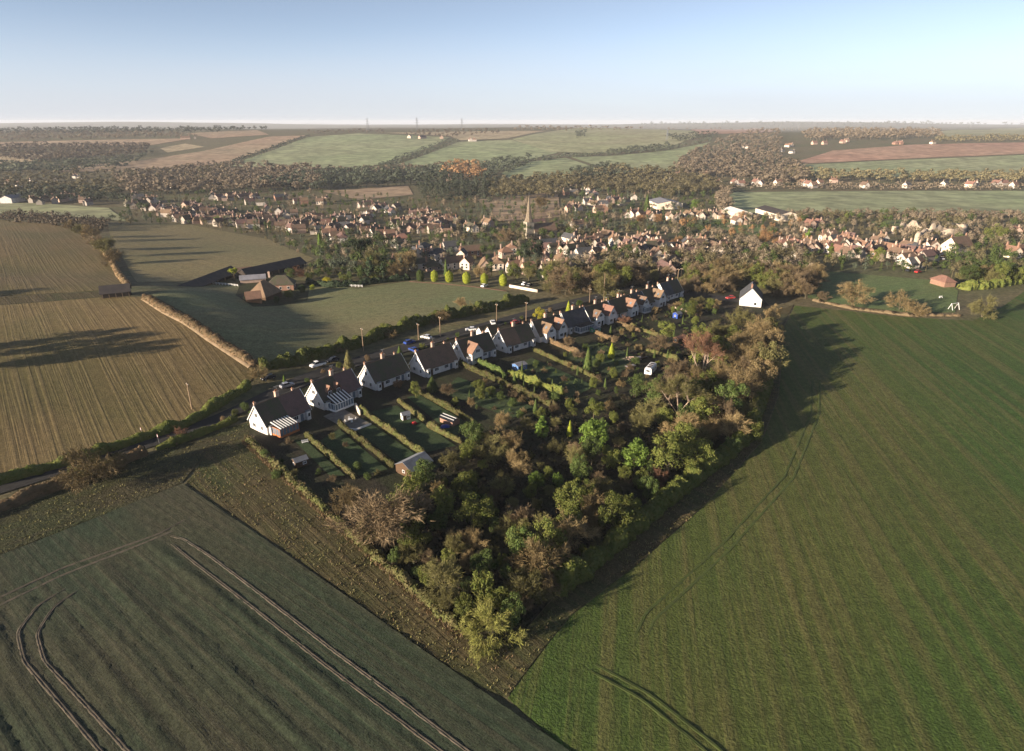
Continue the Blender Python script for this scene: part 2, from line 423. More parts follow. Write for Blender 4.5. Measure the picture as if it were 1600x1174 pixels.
# ------------------------------------------------------------------ the setting
def terrain():
    def axis(lo, hi, fine, far):
        a = [0.0]; s = fine
        while a[-1] < hi:
            if a[-1] > far: s = min(s * 1.055, 700)
            a.append(a[-1] + s)
        b = [0.0]; s = fine
        while b[-1] > lo:
            if -b[-1] > far: s = min(s * 1.055, 700)
            b.append(b[-1] - s)
        return np.array(b[:0:-1] + a)
    X = axis(-17000, 17000, 5, 320); Y = axis(-1500, 17000, 5, 460)
    gx, gy = np.meshgrid(X, Y); gz = hgt(gx, gy)
    V = np.stack([gx.ravel(), gy.ravel(), gz.ravel()], 1)
    nx, ny = len(X), len(Y); i = np.arange((nx - 1) * (ny - 1)); r, c = i // (nx - 1), i % (nx - 1)
    a = r * nx + c
    me = np_mesh('terrain', V, np.stack([a, a + 1, a + nx + 1, a + nx], 1))
    me.polygons.foreach_set('use_smooth', np.ones(len(me.polygons), dtype=bool))
    tag(link_mesh('terrain', me, M['ground']), kind='structure')
terrain()

def drape(name, pts, mat, cell, off, kind='structure', smooth=True, relief=None):
    """a patch of ground with this outline, cut to cells that follow the terrain"""
    bm = bmesh.new()
    f = bm.faces.new([bm.verts.new((p[0], p[1], 0)) for p in pts])
    xs = [p[0] for p in pts]; ys = [p[1] for p in pts]
    for ax, (lo, hi) in enumerate(((min(xs), max(xs)), (min(ys), max(ys)))):
        n = int((hi - lo) / cell)
        for k in range(1, n + 1):
            co = [0, 0, 0]; co[ax] = lo + (hi - lo) * k / (n + 1); no = [0, 0, 0]; no[ax] = 1
            bmesh.ops.bisect_plane(bm, geom=bm.verts[:] + bm.edges[:] + bm.faces[:], plane_co=co, plane_no=no, dist=1e-5)
    for v in bm.verts:
        v.co.z = hz(v.co.x, v.co.y) + off + (relief(v.co.x, v.co.y) if relief else 0)
    for f in bm.faces:
        f.smooth = smooth
        if f.normal.z < 0: f.normal_flip()
    bm.normal_update()
    for f in bm.faces:
        if f.normal.z < 0: f.normal_flip()
    me = bpy.data.meshes.new(name); bm.to_mesh(me); bm.free()
    return tag(link_mesh(name, me, mat), kind=kind)

def GP(*pts): return [G(*p) for p in pts]

def strip(name, pts, w, mat, off, step=3.0, prof=None, kind='structure', rag=0.0):
    """a ribbon along a line on the ground; prof is a list of (across, height)"""
    P = [Vector((p[0], p[1])) for p in pts]; path = []
    for a, b in zip(P, P[1:]):
        n = max(1, int((b - a).length / step))
        path += [a.lerp(b, i / n) for i in range(n)]
    path.append(P[-1])
    for _ in range(3):
        path = [path[0]] + [(path[i - 1] + path[i] * 2 + path[i + 1]) / 4 for i in range(1, len(path) - 1)] + [path[-1]]
    prof = prof or [(-w / 2, 0), (0, 0.03), (w / 2, 0)]
    k = len(prof); V = []; F = []
    for i, p in enumerate(path):
        d = (path[min(i + 1, len(path) - 1)] - path[max(i - 1, 0)]).normalized(); n = Vector((-d.y, d.x))
        for a, z in prof:
            q = p + n * (a + random.gauss(0, rag)); V.append((q.x, q.y, hz(q.x, q.y) + off - (0.12 * max(0.0, 1 - min(i, len(path) - 1 - i) / 9.0) if rag else 0) + z * (1 + random.gauss(0, rag * 8))))
    for i in range(len(path) - 1):
        for j in range(k - 1):
            F.append((i * k + j, i * k + j + 1, (i + 1) * k + j + 1, (i + 1) * k + j))
    me = np_mesh(name, V, [f[::-1] for f in F])
    o = link_mesh(name, me, mat)
    return tag(o, kind=kind) if kind else o

#FIELDS
FG_TRACKS = ([(248, 848), (262, 846), (300, 878), (400, 955), (500, 1035), (600, 1110), (700, 1185), (820, 1275)], [(250, 836), (285, 843), (330, 872), (420, 940), (520, 1018), (620, 1092), (735, 1180), (860, 1275)],
           [(-60, 962), (0, 936), (100, 889), (250, 836), (310, 802)], [(-60, 975), (0, 948), (100, 900), (240, 845), (300, 818)],
           [(130, 905), (60, 948), (28, 990), (38, 1035), (110, 1120), (165, 1185), (245, 1280)], [(150, 905), (85, 950), (58, 992), (70, 1035), (140, 1110), (208, 1185), (290, 1280)])
# foreground crop: a fine grid with the swaths of the drill as real relief
def crop_field():
    ne = G(285, 757); nw = ne + (G(0, 870) - ne) * 2.2; se = ne + (G(890, 1176) - ne) * 1.5; sw = nw + se - ne
    e1 = (se - ne).length; e2 = (nw - ne).length
    n1, n2 = int(e1 / 0.8), int(e2 / 0.45)
    s, t = np.meshgrid(np.linspace(0, 1, n1), np.linspace(0, 1, n2))
    X = ne.x + (se.x - ne.x) * s + (nw.x - ne.x) * t; Y = ne.y + (se.y - ne.y) * s + (nw.y - ne.y) * t
    a, c = s * e1, t * e2
    swath = np.zeros_like(a)
    for _ in range(110):
        c0 = random.uniform(4, e2); w = random.uniform(0.35, 1.3); a0 = random.uniform(8, e1 * 0.7) if random.random() < 0.6 else 8; a1 = a0 + random.uniform(15, 90)
        cc = c - c0 - 0.35 * np.sin(a / random.uniform(11, 30) + c0)
        swath += random.choice([-1, 1, 1]) * random.uniform(0.02, 0.09) * np.exp(-(cc / w) ** 2) * sst(a0, a0 + 4, a) * (1 - sst(a1, a1 + 12, a))
    small = 0.02 * np.sin(c * 2 * math.pi / 1.3 + np.sin(a / 13)) * (0.5 + 0.5 * np.sin(a / 9 + c / 3))
    head = sst(9, 16, a) * sst(6, 14, c)
    near = np.full(X.shape, 99.0)
    for ln in FG_TRACKS:
        Q = GP(*ln)
        for p, q in zip(Q, Q[1:]):
            n = max(1, int((q - p).length / 1.0))
            for k in range(n + 1):
                w = p.lerp(q, k / n); near = np.minimum(near, (X - w.x) ** 2 + (Y - w.y) ** 2)
    head = head * sst(0.5, 2.2, np.sqrt(near))
    z = hgt(X, Y) + 0.30 + (swath + small) * head + 0.028 * rng.standard_normal(X.shape)
    V = np.stack([X.ravel(), Y.ravel(), z.ravel()], 1)
    i = np.arange((n1 - 1) * (n2 - 1)); r, k = i // (n1 - 1), i % (n1 - 1); q = r * n1 + k
    me = np_mesh('foreground_field', V, np.stack([q, q + n1, q + n1 + 1, q + 1], 1))
    if me.polygons[0].normal.z < 0: me.flip_normals()
    me.polygons.foreach_set('use_smooth', np.ones(len(me.polygons), dtype=bool))
    tag(link_mesh('foreground_field', me, M['crop_blue']), kind='structure')
crop_field()

drape('right_field', GP((793, 1092), (815, 1062), (890, 965), (1000, 880), (1100, 792), (1190, 692), (1217, 620), (1226, 510), (1242, 478), (1330, 487), (1420, 497),
      (1520, 502), (1566, 480), (1600, 456), (1800, 452), (2100, 900), (1700, 1400), (1150, 1400), (892, 1180)), M['crop_green'], 2.5, 0.14,
      relief=lambda x, y: 0.06 * math.sin(x * 1.9 + 0.4 * y) * math.sin(y * 1.3) + random.gauss(0, 0.03))
drape('stubble_field', GP((-160, 790), (0, 752), (100, 724), (290, 662), (392, 596), (396, 576), (222, 464), (150, 466), (0, 478), (-200, 488)), M['stubble'], 4, 0.14)
drape('headland_track', GP((-200, 487), (0, 477), (150, 465), (206, 459), (150, 456), (0, 464), (-200, 470)), M['margin'], 4, 0.12)
drape('upper_stubble_field', GP((-200, 469), (0, 463), (150, 455), (203, 452), (186, 420), (160, 387), (130, 363), (80, 350), (0, 344), (-200, 340)), M['stubble'], 6, 0.14)
drape('middle_stubble_field', GP((168, 352), (300, 352), (420, 374), (492, 405), (470, 414), (370, 424), (215, 442), (197, 412), (176, 381)), M['stubble2'], 5, 0.14)
drape('pasture', GP((236, 461), (330, 446), (400, 444), (480, 440), (560, 452), (640, 440), (700, 442), (792, 456), (806, 466), (760, 481), (700, 491), (620, 511), (540, 541), (470, 563), (408, 574), (330, 517)), M['pasture'], 4, 0.14)
drape('paddock', GP((1262, 428), (1300, 425), (1480, 440), (1497, 455), (1492, 489), (1420, 489), (1330, 479), (1262, 466)), M['paddock'], 5, 0.16)
# rough margin round the wood and along the lane
drape('field_margin', GP((292, 755), (330, 700), (388, 684), (560, 845), (720, 995), (800, 1012), (870, 930), (1020, 810), (1170, 690), (1200, 600), (1212, 490), (1240, 476), (1224, 510),
      (1215, 620), (1188, 692), (1098, 792), (998, 880), (888, 965), (813, 1062), (791, 1092), (740, 1070)), M['margin'], 2.5, 0.16,
      relief=lambda x, y: random.gauss(0, 0.07))
drape('lane_verge', GP((-120, 925), (0, 868), (284, 756), (330, 700), (386, 683), (392, 660), (330, 675), (250, 705), (0, 805), (-160, 870)), M['verge'], 2.5, 0.16,
      relief=lambda x, y: random.gauss(0, 0.06))
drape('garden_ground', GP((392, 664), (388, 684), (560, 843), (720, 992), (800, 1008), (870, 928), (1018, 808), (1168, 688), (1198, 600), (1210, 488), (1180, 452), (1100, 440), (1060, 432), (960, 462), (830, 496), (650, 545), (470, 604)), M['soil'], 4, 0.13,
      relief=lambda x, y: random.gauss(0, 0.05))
LANE = GP((-220, 845), (-80, 790), (0, 764), (120, 727), (250, 688), (330, 661), (400, 629), (470, 594), (560, 563), (650, 538), (750, 511), (830, 489), (900, 471), (960, 457), (1010, 443), (1050, 425), (1075, 405))
strip('lane', LANE, 5.6, M['asphalt'], 0.22, 3.0, [(-2.8, 0), (0, 0.05), (2.8, 0)])
strip('pavement', [p + Vector((2.9, -2.9, 0)) for p in LANE[6:14]], 1.6, M['asphalt'], 0.2, 3.0, [(-0.8, 0), (-0.8, 0.13), (0.8, 0.13), (0.8, 0)])
strip('yard', GP((1040, 452), (1085, 460), (1135, 468), (1160, 470)), 9, M['asphalt'], 0.2)
# distant fields
FAR = [
 ('hill_field', 'hillbrown', [(80, 263), (230, 250), (320, 236), (420, 214), (478, 212), (430, 228), (352, 256), (300, 262), (180, 268), (90, 270)]),
 ('hill_field', 'hillgreen', [(352, 259), (480, 215), (560, 209), (702, 215), (692, 222), (590, 258), (588, 265), (400, 263)]),
 ('hill_field', 'hillgreen', [(618, 258), (716, 222), (800, 219), (872, 239), (800, 255), (700, 262)]),
 ('hill_field', 'hillgreen', [(783, 271), (830, 253), (884, 247), (932, 263), (912, 275), (870, 283), (800, 281)]),
 ('hill_field', 'hillgreen', [(892, 246), (960, 244), (1040, 236), (1112, 222), (1062, 246), (1052, 268), (985, 269), (934, 260)]),
 ('hill_field', 'hillgreen2', [(800, 218), (860, 206), (1000, 202), (1084, 205), (1088, 215), (1042, 231), (950, 240), (860, 238)]),
 ('hill_field', 'hilltan', [(600, 208), (800, 205), (855, 205), (792, 217), (715, 220), (704, 213)]),
 ('hill_field', 'hillred', [(1245, 253), (1300, 236), (1420, 227), (1620, 223), (1620, 240), (1400, 249), (1260, 256)]),
 ('hill_field', 'hillgreen', [(1258, 258), (1400, 251), (1620, 242), (1620, 273), (1500, 279), (1300, 276), (1262, 270)]),
 ('hill_field', 'hillgreen', [(1142, 301), (1400, 299), (1640, 299), (1660, 336), (1250, 336), (1155, 333), (1135, 316)]),
 ('hill_field', 'hillgreen2', [(1455, 207), (1620, 199), (1620, 212), (1480, 216)]),
 ('valley_field', 'hillbrown', [(500, 299), (638, 291), (646, 305), (560, 313)]),
 ('valley_field', 'paddock', [(1360, 346), (1440, 343), (1424, 356), (1368, 356)]),
 ('valley_field', 'hillgreen2', [(-40, 319), (60, 318), (170, 326), (202, 347), (150, 343), (-40, 336)]),
 ('valley_field', 'hillbrown', [(745, 312), (872, 300), (876, 340), (780, 347)]),
 ('valley_field', 'paddock', [(1070, 341), (1192, 344), (1192, 370), (1085, 356)]),
 ('valley_field', 'hilltan', [(210, 292), (275, 288), (270, 296), (212, 298)]),
 ('hill_field', 'hilltan', [(-40, 241), (80, 239), (70, 251), (-40, 259)]),
 ('hill_field', 'hillgreen2', [(-40, 261), (50, 254), (45, 264), (-40, 272)]),
 ('hill_field', 'hillbrown', [(290, 209), (400, 204), (420, 211), (330, 217)]),
 ('hill_field', 'hillbrown', [(-60, 224), (120, 220), (300, 217), (240, 227), (100, 229), (-60, 231)]),
 ('hill_field', 'hilltan', [(250, 232), (290, 225), (320, 230), (262, 239)]),
 ('hill_field', 'hillred', [(1080, 203), (1180, 200), (1215, 204), (1190, 208), (1090, 211)]),
]
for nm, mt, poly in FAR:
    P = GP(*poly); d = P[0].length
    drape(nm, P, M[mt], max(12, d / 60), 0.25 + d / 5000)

# wheel tracks pressed into the crops
TRK = [(-0.30, -0.04), (-0.18, 0.05), (-0.07, 0.0), (0.07, 0.0), (0.18, 0.06), (0.30, -0.04)]
TRG = [(-0.28, -0.05), (-0.16, 0.03), (-0.06, 0.0), (0.06, 0.0), (0.16, 0.03), (0.28, -0.05)]
M['track'] = plain_mat('bare_track_soil', (0.128, 0.105, 0.080), (0.085, 0.078, 0.058), 1.2, 0.95)
M['trackg'] = plain_mat('pressed_crop', (0.064, 0.086, 0.024), (0.052, 0.064, 0.022), 1.2, 0.95)
for ln in FG_TRACKS:
    strip('wheel_track', GP(*ln), 1, M['track'], 0.33, 0.7, TRK, 'structure', 0.025)
for ln in ([(1270, 590), (1266, 650), (1226, 745), (1130, 850), (1010, 958), (985, 1010)], [(1281, 590), (1279, 650), (1240, 748), (1142, 858), (1022, 970), (1000, 1020)],
           [(905, 1040), (1000, 1092), (1085, 1160), (1200, 1260)], [(925, 1036), (1015, 1086), (1105, 1156), (1225, 1255)]):
    strip('wheel_track', GP(*ln), 1, M['trackg'], 0.20, 0.7, TRG, 'structure', 0.025)
#STAGE2
# ------------------------------------------------------------------ plant prototypes (10 m tall, shared by every copy)
def rot_about(d, spread):
    """a direction turned away from d by about spread radians"""
    a = d.orthogonal().normalized(); a.rotate(Matrix.Rotation(random.uniform(0, 2 * math.pi), 3, d))
    return (d * math.cos(spread) + a * math.sin(spread)).normalized()

def twig_tris(V, F, p, q, w):
    n = (q - p).cross(Vector((random.gauss(0, 1), random.gauss(0, 1), random.gauss(0, 1))))
    if n.length < 1e-6: return
    n = n.normalized() * w; k = len(V)
    V += [tuple(p - n), tuple(p + n), tuple(q)]; F.append((k, k + 1, k + 2))

def proto_bare(seed, width=1.0, limbs=10, up=0.5, trunk=0.2, multi=False, tw=0.05, dens=1.2):
    random.seed(seed); H = 10.0
    tb = MB(); V, F = [], []
    def tube(p, d, ln, r0, r1, sides, seg, wob, rise):
        pts = [p.copy()]; q = p.copy(); dd = d.copy()
        for i in range(seg):
            dd = (dd + Vector((random.gauss(0, wob), random.gauss(0, wob), random.gauss(0, wob) + rise))).normalized()
            q2 = q + dd * (ln / seg)
            tb.bar(q, q2, r0 + (r1 - r0) * i / seg, r0 + (r1 - r0) * (i + 1) / seg, sides)
            q = q2; pts.append(q.copy())
        return pts, dd
    stems = 3 if multi else 1
    roots = []
    for s in range(stems):
        d = Vector((random.gauss(0, 0.05), random.gauss(0, 0.05), 1)).normalized() if not multi else rot_about(Vector((0, 0, 1)), random.uniform(0.15, 0.4))
        pts, dd = tube(Vector((0, 0, -0.3)), d, H * trunk * (1.0 if not multi else 1.5), 0.24 if not multi else 0.15, 0.17 if not multi else 0.11, 6, 3, 0.04, 0)
        roots.append((pts, dd))
    n1 = limbs
    for i in range(n1):
        pts, dd = roots[i % stems]
        p = pts[-1].lerp(pts[-2], random.random() * 0.6)
        az = 2 * math.pi * (i + random.random() * 0.6) / n1
        el = random.uniform(0.25, 1.25) if i else 1.4
        d = Vector((math.cos(az) * math.cos(el) * width, math.sin(az) * math.cos(el) * width, math.sin(el) * (0.6 + up))).normalized()
        L1 = H * random.uniform(0.40, 0.52) * (0.85 + 0.3 * math.sin(el))
        b1, _ = tube(p, d, L1, 0.085, 0.03, 4, 4, 0.10, 0.03)
        for j in range(int(7 * dens)):
            k = random.uniform(1.0, 4.0); i0 = min(int(k), 3); p2 = b1[i0].lerp(b1[i0 + 1], k - i0)
            d2 = rot_about((b1[i0 + 1] - b1[i0]).normalized(), random.uniform(0.4, 1.0)); d2 = (d2 + Vector((0, 0, 0.25))).normalized()
            L2 = H * random.uniform(0.14, 0.24)
            b2, _ = tube(p2, d2, L2, 0.028, 0.012, 3, 2, 0.12, 0.03)
            for m in range(int(7 * dens)):
                q0 = b2[0].lerp(b2[-1], random.uniform(0.2, 1.0)); d3 = rot_about((b2[-1] - b2[0]).normalized(), random.uniform(0.2, 1.1))
                q1 = q0 + (d3 + Vector((0, 0, 0.15))) * H * random.uniform(0.06, 0.12)
                twig_tris(V, F, q0, q1, tw)
                for n in range(6):
                    q2 = q0.lerp(q1, random.uniform(0.3, 1.0)); q3 = q2 + rot_about(d3, random.uniform(0.3, 1.0)) * H * random.uniform(0.03, 0.07)
                    twig_tris(V, F, q2, q3, tw * 0.9)
    cen = Vector((0, 0, 4.8)); base = [Vector(V[k]) for k in range(0, len(V), 3)]
    for _ in range(int(2600 * dens)):
        q = random.choice(base); d = (q - cen).normalized()
        q = q + Vector((random.gauss(0, .35), random.gauss(0, .35), random.gauss(0, .3)))
        twig_tris(V, F, q, q + rot_about(d, random.uniform(0.1, 0.8)) * random.uniform(0.45, 1.0), tw * 0.8)
    return tb.mesh('branches', False), np_mesh('twigs', V, F)

def leaf_quads(V, F, c, nrm, s):
    a = nrm.orthogonal().normalized(); a.rotate(Matrix.Rotation(random.uniform(0, 6.28), 3, nrm)); b = nrm.cross(a)
    k = len(V); t = random.uniform(0.5, 0.9)
    V += [tuple(c - a * s), tuple(c - b * s * t), tuple(c + a * s), tuple(c + b * s * t)]; F.append((k, k + 1, k + 2, k + 3))

def proto_leafy(seed, rx=3.6, z0=2.0, z1=10.0, lobes=30, per=110, leaf=0.19, lobe_r=1.3, conic=0.0, stemr=0.22):
    """foliage in many separate lobes spread through the crown, with gaps"""
    random.seed(seed); V, F = [], []; tb = MB()
    cz, rz = (z0 + z1) / 2, (z1 - z0) / 2
    tb.bar((0, 0, -0.3), (0, 0, cz), stemr, stemr * 0.6, 6)
    for i in range(lobes):
        while True:
            u = Vector((random.uniform(-1, 1), random.uniform(-1, 1), random.uniform(-1, 1)))
            if 0.25 < u.length < 1: break
        t = (u.z + 1) / 2; k = (1 - conic * t) * (0.55 + 0.45 * random.random() if conic else 1.0)
        c = Vector((u.x * rx * k, u.y * rx * k, cz + u.z * rz * 0.86))
        if i % 3 == 0: tb.bar((0, 0, max(0.5, c.z * 0.45)), c, stemr * 0.35, 0.03, 4)
        lr = lobe_r * random.uniform(0.6, 1.2) * (1 - 0.55 * conic * t)
        for _ in range(per):
            n = Vector((random.gauss(0, 1), random.gauss(0, 1), random.gauss(0, 1) + 0.25)).normalized()
            q = c + n * lr * random.uniform(0.65, 1.05)
            if q.z < 0.1: continue
            leaf_quads(V, F, q, (n + Vector((random.gauss(0, .5), random.gauss(0, .5), random.gauss(0, .5)))).normalized(), leaf * random.uniform(0.6, 1.3))
    return tb.mesh('stem', False), np_mesh('foliage', V, F)

def proto_cone(seed, r=1.6, n=2600, leaf=0.24, power=0.8, base=0.4, rag=0.25):
    """conifer or clipped yew: dense shell of sprays round a stem"""
    random.seed(seed); V, F = [], []; tb = MB(); tb.bar((0, 0, -0.3), (0, 0, 8), 0.2, 0.05, 6)
    for i in range(n):
        t = random.random() ** 0.8; az = random.uniform(0, 6.283)
        rr = r * (1 - t) ** power * (1 + rag * math.sin(az * 5 + t * 23) * random.random()) * random.uniform(0.7, 1.03)
        c = Vector((math.cos(az) * rr, math.sin(az) * rr, base + t * (10 - base)))
        nn = Vector((math.cos(az), math.sin(az), 0.5 + random.gauss(0, 0.5))).normalized()
        leaf_quads(V, F, c, nn, leaf * random.uniform(0.6, 1.3))
    return tb.mesh('stem', False), np_mesh('foliage', V, F)

PROTO = {}
PROTO['bare'] = [proto_bare(1), proto_bare(2, 1.25, 10, 0.4), proto_bare(3, 0.8, 9, 0.8), proto_bare(4, 1.1, 11, 0.5, 0.16)]
PROTO['wide'] = [proto_bare(5, 1.7, 11, 0.15, 0.14), proto_bare(6, 1.5, 12, 0.2, 0.12, True)]
PROTO['shrub'] = [proto_bare(7, 1.1, 12, 0.4, 0.07, True), proto_bare(8, 1.3, 12, 0.3, 0.06, True), proto_bare(9, 0.8, 12, 0.7, 0.08, True)]
PROTO['birch'] = [proto_bare(10, 0.5, 10, 1.2, 0.38, True, 0.05)]
PROTO['leafy'] = [proto_leafy(20), proto_leafy(21, 4.2, 1.2, 10, 36), proto_leafy(22, 3.0, 1.0, 10, 28)]
PROTO['bush'] = [proto_leafy(23, 5.0, 0.2, 9.6, 36, 120, 0.26, 1.9), proto_leafy(24, 5.6, 0.2, 9.4, 36, 120, 0.27, 2.0), proto_leafy(25, 4.4, 0.2, 9.8, 32, 120, 0.25, 1.7)]
PROTO['spray'] = [proto_leafy(26, 4.4, 0.4, 9.8, 44, 90, 0.26, 1.2, 0.35), proto_leafy(27, 5.0, 0.4, 9.6, 48, 90, 0.26, 1.2, 0.25)]
PROTO['cone'] = [proto_cone(30), proto_cone(31, 2.2, 3000, 0.27), proto_cone(32, 1.3, 2300)]
PROTO['fir'] = [proto_leafy(33, 3.2, 0.8, 10, 40, 60, 0.27, 1.0, 0.85)]
PROTO['dome'] = [proto_cone(34, 3.4, 3200, 0.33, 0.33, 0.2, 0.06)]
def proto_egg(seed):
    random.seed(seed); V, F = [], []; tb = MB(); tb.bar((0, 0, -0.3), (0, 0, 8), 0.3, 0.1, 6)
    for i in range(3400):
        t = random.random(); az = random.uniform(0, 6.283)
        rr = 4.3 * (1 - abs(2 * t - 0.9) ** 3.2) ** 0.5 if abs(2 * t - 0.9) < 1 else 0.6
        c = Vector((math.cos(az) * rr, math.sin(az) * rr, 0.2 + t * 9.8)) * random.uniform(0.93, 1.02)
        leaf_quads(V, F, c, Vector((math.cos(az) + random.gauss(0, .4), math.sin(az) + random.gauss(0, .4), (t - 0.4) * 2 + random.gauss(0, .4))).normalized(), 0.36 * random.uniform(0.6, 1.2))
    return tb.mesh('stem', False), np_mesh('foliage', V, F)
PROTO['egg'] = [proto_egg(36)]
PROTO['pine'] = [proto_leafy(35, 3.0, 6.2, 10, 20, 70, 0.26, 1.1)]
random.seed(77)

TREES = 0
SPAN = {'bare': 6.0, 'wide': 9.0, 'shrub': 8.0, 'birch': 4.0, 'leafy': 7.5, 'bush': 11, 'spray': 9, 'cone': 3.4, 'fir': 5, 'dome': 6.8, 'pine': 6}
NAMES = {'bare': 'bare_tree', 'wide': 'bare_tree', 'birch': 'birch_tree', 'leafy': 'leafy_tree', 'bush': 'leafy_tree', 'spray': 'evergreen_tree', 'cone': 'conifer', 'fir': 'conifer', 'pine': 'pine_tree', 'shrub': 'bare_tree', 'dome': 'clipped_yew', 'egg': 'clipped_yew'}
def plant(p, kind, h, col, label, group=None, name=None, cat='tree', bark=None, w=1.0):
    """one tree or shrub standing at p, with its trunk and crown"""
    global TREES
    TREES += 1
    st, cr = random.choice(PROTO[kind])
    s = h / 10.0
    if name in (None, 'tree'): name = NAMES[kind]
    if cat == 'tree' and name == 'conifer': cat = 'conifer'
    e = empty(name, (p[0], p[1], p[2]), random.uniform(0, 6.28), (s * w * random.uniform(0.9, 1.1), s * w * random.uniform(0.9, 1.1), s))
    link_mesh('trunk', st, M['bark'], e, override=bark or M['bark'])
    link_mesh('crown', cr, L_['brown'], e, override=L_[col])
    return tag(e, label, cat, group)

# ------------------------------------------------------------------ hedges
def hedge(pts, w, h, col, label, group=None, name='hedge', flakes=11, leaf=0.17, gaps=0.0, step=0.9, uneven=0.18):
    P = [Vector((p[0], p[1])) for p in pts]; path = []
    for a, b in zip(P, P[1:]):
        n = max(1, int((b - a).length / step)); path += [a.lerp(b, i / n) for i in range(n)]
    path.append(P[-1])
    prof = [(-0.5, 0.0), (-0.52, 0.45), (-0.40, 0.86), (0, 1.0), (0.40, 0.86), (0.52, 0.45), (0.5, 0.0)]
    V, F = [], []; k = len(prof); ph = random.uniform(0, 9)
    for i, p in enumerate(path):
        d = (path[min(i + 1, len(path) - 1)] - path[max(i - 1, 0)]).normalized(); n = Vector((-d.y, d.x))
        hh = h * (1 + uneven * math.sin(i * 0.55 + ph) * math.sin(i * 0.21 + 1) + random.gauss(0, uneven * 0.35)); ww = w * (1 + random.gauss(0, uneven * 0.5))
        if gaps and random.random() < gaps: hh *= 0.45
        if i in (0, len(path) - 1): hh *= 0.7; ww *= 0.6
        z = hz(p.x, p.y)
        for a, t in prof:
            q = p + n * (a * ww + random.gauss(0, 0.05)) + d * random.gauss(0, 0.06)
            V.append((q.x, q.y, z + t * hh - (0.1 if t == 0 else 0) + random.gauss(0, 0.05)))
    for i in range(len(path) - 1):
        for j in range(k - 1): F.append((i * k + j, (i + 1) * k + j, (i + 1) * k + j + 1, i * k + j + 1))
    ne = len(F)
    F.append((0, 1, 3, 6)); b = (len(path) - 1) * k; F.append((b, b + 6, b + 3, b + 1))
    for f in F[:ne]:
        a, bb, c, dd = (Vector(V[t]) for t in f)
        ar = (bb - a).cross(dd - a).length; nn = (bb - a).cross(dd - a).normalized()
        m = int(ar * flakes + random.random())
        for _ in range(m):
            u, v = random.random(), random.random()
            q = a.lerp(bb, u).lerp(dd.lerp(c, u), v)
            leaf_quads(V, F, q + nn * random.uniform(-0.02, 0.16), (nn + Vector((random.gauss(0, .6), random.gauss(0, .6), random.gauss(0, .6)))).normalized(), leaf * random.uniform(0.6, 1.4))
    me = np_mesh(name, V, F)
    return tag(link_mesh(name, me, L_[col]), label, 'hedge', group)

# ------------------------------------------------------------------ house parts
WIN = {}
def window(parent, pos, rz, w=1.2, h=1.1, bars=2, mat='white', name='window'):
    """frame with mullions standing proud of the wall, its pane set back inside it; faces -y turned by rz"""
    key = (w, h, bars)
    if key not in WIN:
        f = MB(); t = 0.09
        f.box((0, 0, -h / 2), (w + 2 * t, 0.14, t)); f.box((0, 0, h / 2), (w, 0.11, t))
        for x in (-w / 2, w / 2): f.box((x, 0, 0.0), (t, 0.10, h))
        for i in range(1, bars): f.box((-w / 2 + w * i / bars, 0, 0), (t * 0.8, 0.08, h - t))
        WIN[key] = (f.mesh('window'), MB().box((0, 0.0, 0), (w - t, 0.035, h - t)).mesh('pane'))
    fm, pm = WIN[key]
    o = link_mesh(name, fm, M['white'], parent, pos, rz, M[mat])
    link_mesh('pane', pm, M['glass'], o)
    return o

def gable_prof(W, e, r, inset=0.0):
    return [(-W / 2, -0.4), (W / 2, -0.4), (W / 2, e), (0, r - inset), (-W / 2, e)]

def roof_slopes(mb, L0, L1, W, e, r, over=0.35, th=0.16, axis='x'):
    """two pitched slabs meeting at the ridge"""
    k = (r - e) / (W / 2); y0 = W / 2 + over; z0 = e - over * k
    up = th * math.sqrt(1 + k * k)
    prof = [(-y0, z0 + 0.02), (0, r + 0.02), (y0, z0 + 0.02), (y0, z0 + up), (0, r + up), (-y0, z0 + up)]
    if axis == 'x': mb.extrude_x(prof, L0, L1)
    else: mb.extrude_y(prof, L0, L1)
    return mb

def chimney(parent, x, y, z0, z1, mat='brickpale', pots=2, s=0.75):
    c = MB(); c.box((0, 0, (z0 + z1) / 2), (s, s * 0.8, z1 - z0)); c.box((0, 0, z1 + 0.06), (s + 0.18, s * 0.8 + 0.18, 0.14))
    o = c.build('chimney', M[mat], parent, (x, y, 0))
    p = MB()
    for i in range(pots): p.bar((-s * 0.3 + s * 0.6 * i / max(1, pots - 1), 0, z1 + 0.12), (-s * 0.3 + s * 0.6 * i / max(1, pots - 1), 0, z1 + 0.55), 0.13, 0.10, 8)
    p.build('chimney_pot', M['pot'], o)
    return o

